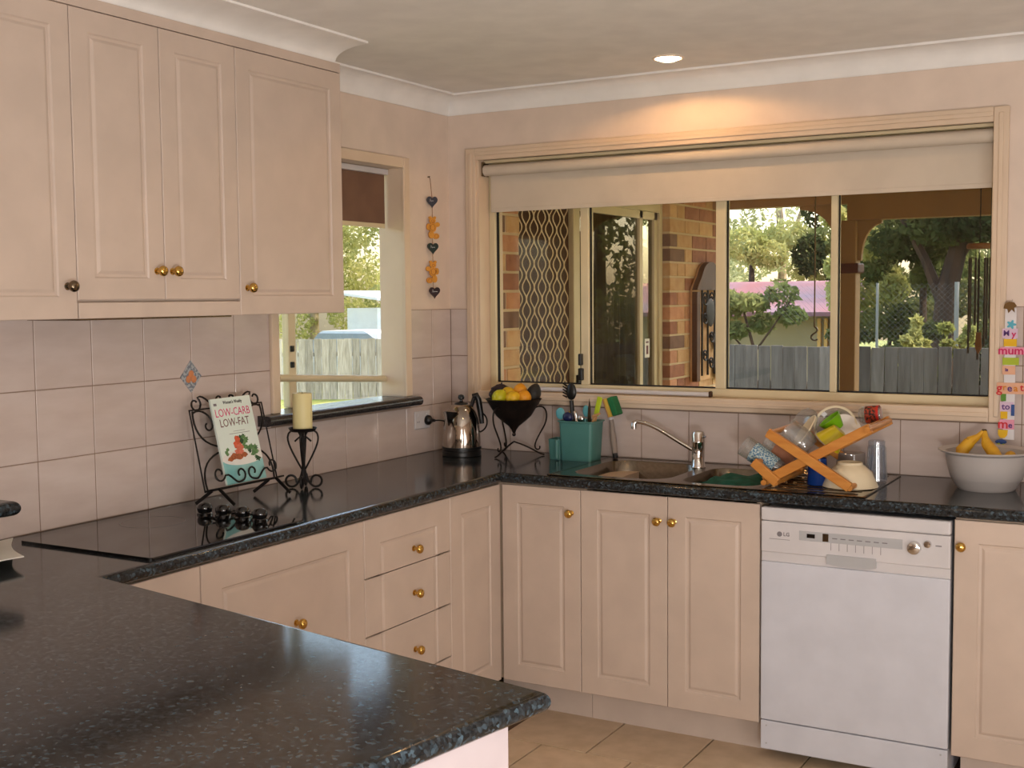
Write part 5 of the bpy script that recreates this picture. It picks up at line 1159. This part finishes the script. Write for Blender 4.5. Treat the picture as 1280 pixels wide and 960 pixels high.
# ---- trees and shrubs
def tree(name, label, group, base_, blobs, leaf, mt, trunk=None, tr=.12, bark='bark', branches=(), seed=1):
    rnd = random.Random(seed)
    T = thing(name, base_, label, 'tree' if 'tree' in name else 'shrub', group)
    vs = []; fs = []
    for (c_, rd, n) in blobs:
        for _ in range(n):
            while True:
                p = Vector((rnd.uniform(-1, 1), rnd.uniform(-1, 1), rnd.uniform(-1, 1)))
                if .3 < p.length < 1: break
            p = p * (p.length ** -.35)
            p = Vector((c_[0] + p.x * rd[0], c_[1] + p.y * rd[1], c_[2] + p.z * rd[2]))
            a = Vector((rnd.gauss(0, 1), rnd.gauss(0, 1), rnd.gauss(0, 1))).normalized(); b = a.orthogonal().normalized()
            b = (Matrix.Rotation(rnd.uniform(0, 6.28), 3, a) @ b); c2 = a.cross(b)
            s_ = leaf * rnd.uniform(.6, 1.3); k = len(vs)
            vs += [p - b * s_, p + c2 * s_ * .42, p + b * s_, p - c2 * s_ * .42]; fs.append((k, k + 1, k + 2, k + 3))
    me = bpy.data.meshes.new('crown'); me.from_pydata([tuple(v - Vector(base_)) for v in vs], [], fs); me.materials.append(MATS[mt])
    put('crown', me, base_, T)
    if trunk: MB().tube(trunk, [tr * (1 - .55 * i / (len(trunk) - 1)) for i in range(len(trunk))], 8).build('trunk', bark, T, True)
    for (pp_, rr) in branches: MB().tube(pp_, [rr * (1 - .6 * i / (len(pp_) - 1)) for i in range(len(pp_))], 6).build('branch', bark, T, True)
    return T
TG = 'trees beyond the fence'
def clump(c_, R, n, k, rnd):
    out = []
    for _ in range(k):
        out.append(((c_[0] + rnd.uniform(-1, 1) * R[0], c_[1] + rnd.uniform(-1, 1) * R[1], c_[2] + rnd.uniform(-1, 1) * R[2]), (R[0] * rnd.uniform(.3, .5), R[1] * rnd.uniform(.3, .5), R[2] * rnd.uniform(.22, .38)), n))
    return out
rn = random.Random(11)
tree('gum_tree', 'pale gum tree rising behind the pink roof, left of the view', TG, (-8.2, 22, -.3), clump((-8.4, 22, 3.6), (1.6, 1.6, 1.9), 620, 12, rn), .075, 'leaf_pale', [(-8.2, 22, -.3), (-8.1, 22, 2.0), (-8.4, 22, 5.4)], .14, 'bark_pale', [([(-8.1, 22, 2), (-7.5, 21.8, 3.6), (-7.2, 21.8, 4.8)], .06)], 2)
tree('gum_tree', 'tall pale gum tree directly behind the pink roof', TG, (-6.0, 24, -.3), clump((-6.0, 24, 3.9), (1.7, 1.6, 2.0), 640, 13, rn), .075, 'leaf_pale', [(-6.0, 24, -.3), (-5.9, 24, 2.4), (-6.2, 24, 6.0)], .14, 'bark_pale', [([(-5.9, 24, 2.4), (-5.2, 24, 4.2), (-5.0, 24, 5.8)], .06)], 3)
tree('round_tree', 'rounded pale tree close behind the pink roof ridge', TG, (-5.0, 19, -.3), clump((-4.9, 19, 2.2), (1.1, 1.0, .9), 620, 9, rn), .068, 'leaf_yellow', [(-5.0, 19, -.3), (-5.0, 19, 2.2)], .12, 'bark', (), 4)
tree('dark_tree', 'dark green tree beside the verandah post', TG, (-3.6, 20, -.3), clump((-3.55, 20, 3.0), (.75, .8, 1.7), 420, 12, rn), .085, 'leaf_dark', [(-3.6, 20, -.3), (-3.6, 20, 4.6)], .15, 'bark', (), 5)
tree('leafy_tree', 'mid green tree right of the verandah post', TG, (-0.8, 15, -.3), clump((-0.7, 15, 2.2), (1.2, 1.0, 1.6), 640, 13, rn), .068, 'leaf_mid', [(-0.8, 15, -.3), (-0.8, 15, 3.4)], .13, 'bark', (), 6)
tree('big_tree', 'large dark-trunked tree behind the chain-wire fence', TG, (0.32, 10, -.3), clump((0.25, 10.4, 2.75), (1.1, .8, .75), 560, 11, rn), .06, 'leaf_dark', [(0.24, 10, -.3), (0.26, 10, .9), (0.30, 10, 1.6), (0.42, 10, 2.1), (0.50, 10, 3.2)], .17, 'bark', [([(0.27, 10, 1.4), (0.05, 10, 1.95), (-0.25, 10, 2.5)], .08), ([(0.38, 10, 1.9), (.75, 10, 2.5), (.9, 10, 3.1)], .07)], 7)
tree('leafy_tree', 'bright dappled tree left of the big dark trunk', TG, (-0.25, 11.5, -.3), clump((-0.25, 11.5, 1.75), (.55, .5, .85), 520, 10, rn), .05, 'leaf_mid', [(-0.25, 11.5, -.3), (-0.25, 11.5, 2.4)], .07, 'bark', (), 8)
tree('leafy_tree', 'mid green tree at the right behind the wind chime', TG, (1.9, 13, -.3), clump((1.8, 13, 2.0), (1.3, .9, 1.6), 640, 13, rn), .065, 'leaf_mid', [(1.9, 13, -.3), (1.9, 13, 3.2)], .12, 'bark', (), 9)
tree('gum_tree', 'pale gum tree far behind the big dark trunk', TG, (0.3, 24, -.3), clump((0.3, 24, 3.6), (2.2, 1.5, 2.4), 620, 13, rn), .08, 'leaf_pale', [(0.3, 24, -.3), (0.3, 24, 5)], .15, 'bark_pale', (), 10)
tree('dark_tree', 'dark green tree filling the right edge of the garden view', TG, (4.2, 16, -.3), clump((4.2, 16, 2.4), (1.6, 1.2, 2.2), 620, 12, rn), .075, 'leaf_dark', [(4.2, 16, -.3), (4.2, 16, 4)], .14, 'bark', (), 11)
SG = 'shrubs behind the paling fence'
tree('garden_shrub', 'open leafy shrub above the fence in front of the pink roof', SG, (-1.7, 9, -.25), clump((-1.62, 9, 1.30), (.42, .35, .36), 200, 9, rn), .055, 'leaf_mid', [(-1.6, 9, -.25), (-1.62, 9, .9), (-1.75, 9, 1.35)], .03, 'bark', [([(-1.62, 9, .8), (-1.9, 9, 1.1), (-2.05, 9, 1.5)], .015), ([(-1.62, 9, .9), (-1.4, 9, 1.2), (-1.2, 9, 1.5)], .015)], 12)
tree('garden_shrub', 'small bright shrub topping the fence near the dark trunk', SG, (0.72, 6.4, -.25), clump((0.72, 6.4, 1.18), (.12, .12, .14), 130, 7, rn), .04, 'leaf_yellow', [(0.72, 6.4, -.25), (0.72, 6.4, 1.15)], .015, 'bark', (), 13)
tree('garden_shrub', 'rounded shrub topping the fence by the galvanised pole', SG, (1.02, 6.5, -.25), clump((1.02, 6.5, 1.16), (.13, .12, .13), 130, 7, rn), .04, 'leaf_yellow', [(1.02, 6.5, -.25), (1.02, 6.5, 1.15)], .015, 'bark', (), 14)
tree('garden_shrub', 'low dark shrub under the big dark tree', SG, (-0.1, 8.8, -.25), clump((-0.1, 8.8, 1.0), (.5, .3, .35), 220, 8, rn), .06, 'leaf_dark', [(-0.1, 8.8, -.25), (-0.1, 8.8, .9)], .03, 'bark', (), 15)
tree('garden_shrub', 'low dark shrub right of the galvanised pole', SG, (1.7, 9.0, -.25), clump((1.6, 9.0, 1.05), (.55, .3, .4), 220, 9, rn), .06, 'leaf_dark', [(1.7, 9, -.25), (1.7, 9, .9)], .03, 'bark', (), 16)
tree('hedge_shrub', 'dense mid green hedge beyond the chain-wire fence, left of the dark trunk', SG, (-0.9, 12.6, -.3), clump((-0.7, 12.6, 1.0), (.9, .4, .75), 420, 12, rn), .06, 'leaf_mid', [(-0.9, 12.6, -.3), (-0.9, 12.6, 1.2)], .05, 'bark', (), 21)
tree('hedge_shrub', 'dense dark hedge behind the large dark trunk', SG, (0.7, 12.0, -.3), clump((0.6, 12.0, 1.15), (.9, .4, .85), 420, 12, rn), .06, 'leaf_dark', [(0.7, 12.0, -.3), (0.7, 12.0, 1.2)], .05, 'bark', (), 22)
tree('hedge_shrub', 'dense mid green hedge behind the wind chime', SG, (2.2, 11.4, -.3), clump((2.1, 11.4, 1.2), (.9, .4, .9), 420, 12, rn), .06, 'leaf_mid', [(2.2, 11.4, -.3), (2.2, 11.4, 1.2)], .05, 'bark', (), 23)
tree('leafy_tree', 'drooping light green tree between the post and the dark trunk', TG, (-1.1, 11, -.3), clump((-0.75, 11, 2.05), (.5, .4, .6), 420, 9, rn), .05, 'leaf_yellow', [(-1.1, 11, -.3), (-0.95, 11, 2.4)], .05, 'bark', (), 24)
tree('leafy_tree', 'mid green tree beyond the right end of the paling fence', TG, (4.2, 10.2, -.3), clump((4.2, 10.2, 2.2), (1.3, 1.0, 1.8), 520, 13, rn), .07, 'leaf_mid', [(4.2, 10.2, -.3), (4.2, 10.2, 3.4)], .13, 'bark', (), 25)
tree('gum_tree', 'pale gum tree far beyond the right end of the fence', TG, (9.0, 11.0, -.3), clump((9.0, 11.0, 3.0), (1.9, 1.4, 2.2), 520, 13, rn), .08, 'leaf_pale', [(9.0, 11.0, -.3), (9.0, 11.0, 4.4)], .15, 'bark_pale', (), 26)
tree('dark_tree', 'dark tree at the far right corner of the garden', TG, (10.5, 7.0, -.3), clump((10.5, 7.0, 2.6), (1.7, 1.4, 2.2), 480, 12, rn), .08, 'leaf_dark', [(10.5, 7.0, -.3), (10.5, 7.0, 4.0)], .15, 'bark', (), 27)
# side yard seen through the small window
tree('gum_tree', 'sunlit yellow-green tree seen through the small side window', 'trees in the side yard', (-14.0, 21, -.3), clump((-13.9, 21, 3.3), (2.4, 1.5, 2.0), 620, 14, rn), .08, 'leaf_yellow', [(-14.0, 21, -.3), (-13.9, 21, 2.4), (-14.2, 21, 5)], .15, 'bark_pale', [([(-14.8, 20, 3.2), (-13.4, 20, 2.6), (-12.2, 20, 2.2)], .05), ([(-13.8, 20, 2.6), (-13.0, 20, 2.0), (-12.8, 20, 1.7)], .035), ([(-13.9, 20, 3.1), (-13.5, 20, 2.5), (-13.2, 20, 1.9)], .03)], 17)
tree('gum_tree', 'bright leafy tree at the left of the side yard', 'trees in the side yard', (-18.5, 22, -.3), clump((-18.5, 22, 2.6), (2.2, 1.5, 1.8), 600, 12, rn), .08, 'leaf_yellow', [(-18.5, 22, -.3), (-18.5, 22, 4)], .15, 'bark_pale', (), 18)
SHD = thing('garden_shed', (-12.0, 18.4, -.3), 'white shed with pale sloping roof beyond the side fence', 'shed')
B(-14.0, -11.6, 17.6, 19.6, -.3, 1.35).build('wall', 'shed_white', SHD)
MB().add([(-14.3, 17.3, 1.75), (-11.3, 17.3, 1.38), (-11.3, 19.8, 1.38), (-14.3, 19.8, 1.75), (-14.3, 17.3, 1.69), (-11.3, 17.3, 1.32), (-11.3, 19.8, 1.32), (-14.3, 19.8, 1.69)], [(0, 1, 2, 3), (7, 6, 5, 4), (0, 4, 5, 1), (1, 5, 6, 2), (2, 6, 7, 3), (3, 7, 4, 0)]).build('roof', 'shed_white', SHD)
B(-12.9, -12.5, 17.55, 17.62, .5, 1.1).build('window', 'house_window', SHD)
CR = thing('parked_car', (-12.0, 15.9, -.3), 'white car parked beyond the side fence', 'car')
def c3(a, b, d_): return (-12.0 + a, 15.9 + d_, -.52 + b)
MB().prism([(-2.0, .35), (2.0, .35), (2.05, .7), (1.6, .92), (.9, 1.0), (-1.6, 1.0), (-2.05, .85)], c3, -.8, .8).build('body', 'car_paint', CR)
MB().prism([(-1.3, 1.0), (.95, 1.0), (.35, 1.38), (-.9, 1.38)], c3, -.72, .72).build('cabin', 'car_glass', CR)
MB().prism([(-.92, 1.37), (.37, 1.37), (.25, 1.43), (-.82, 1.43)], c3, -.70, .70).build('roof', 'car_paint', CR)
for a in (-1.25, 1.25):
    for d_ in (-.78, .62): MB().lathe([(.32, 0), (.32, .16), (.0001, .16)], 18, (-12 + a, 15.9 + d_ + .16, -.52 + .32), MY).build('wheel', 'black_rubber', CR)
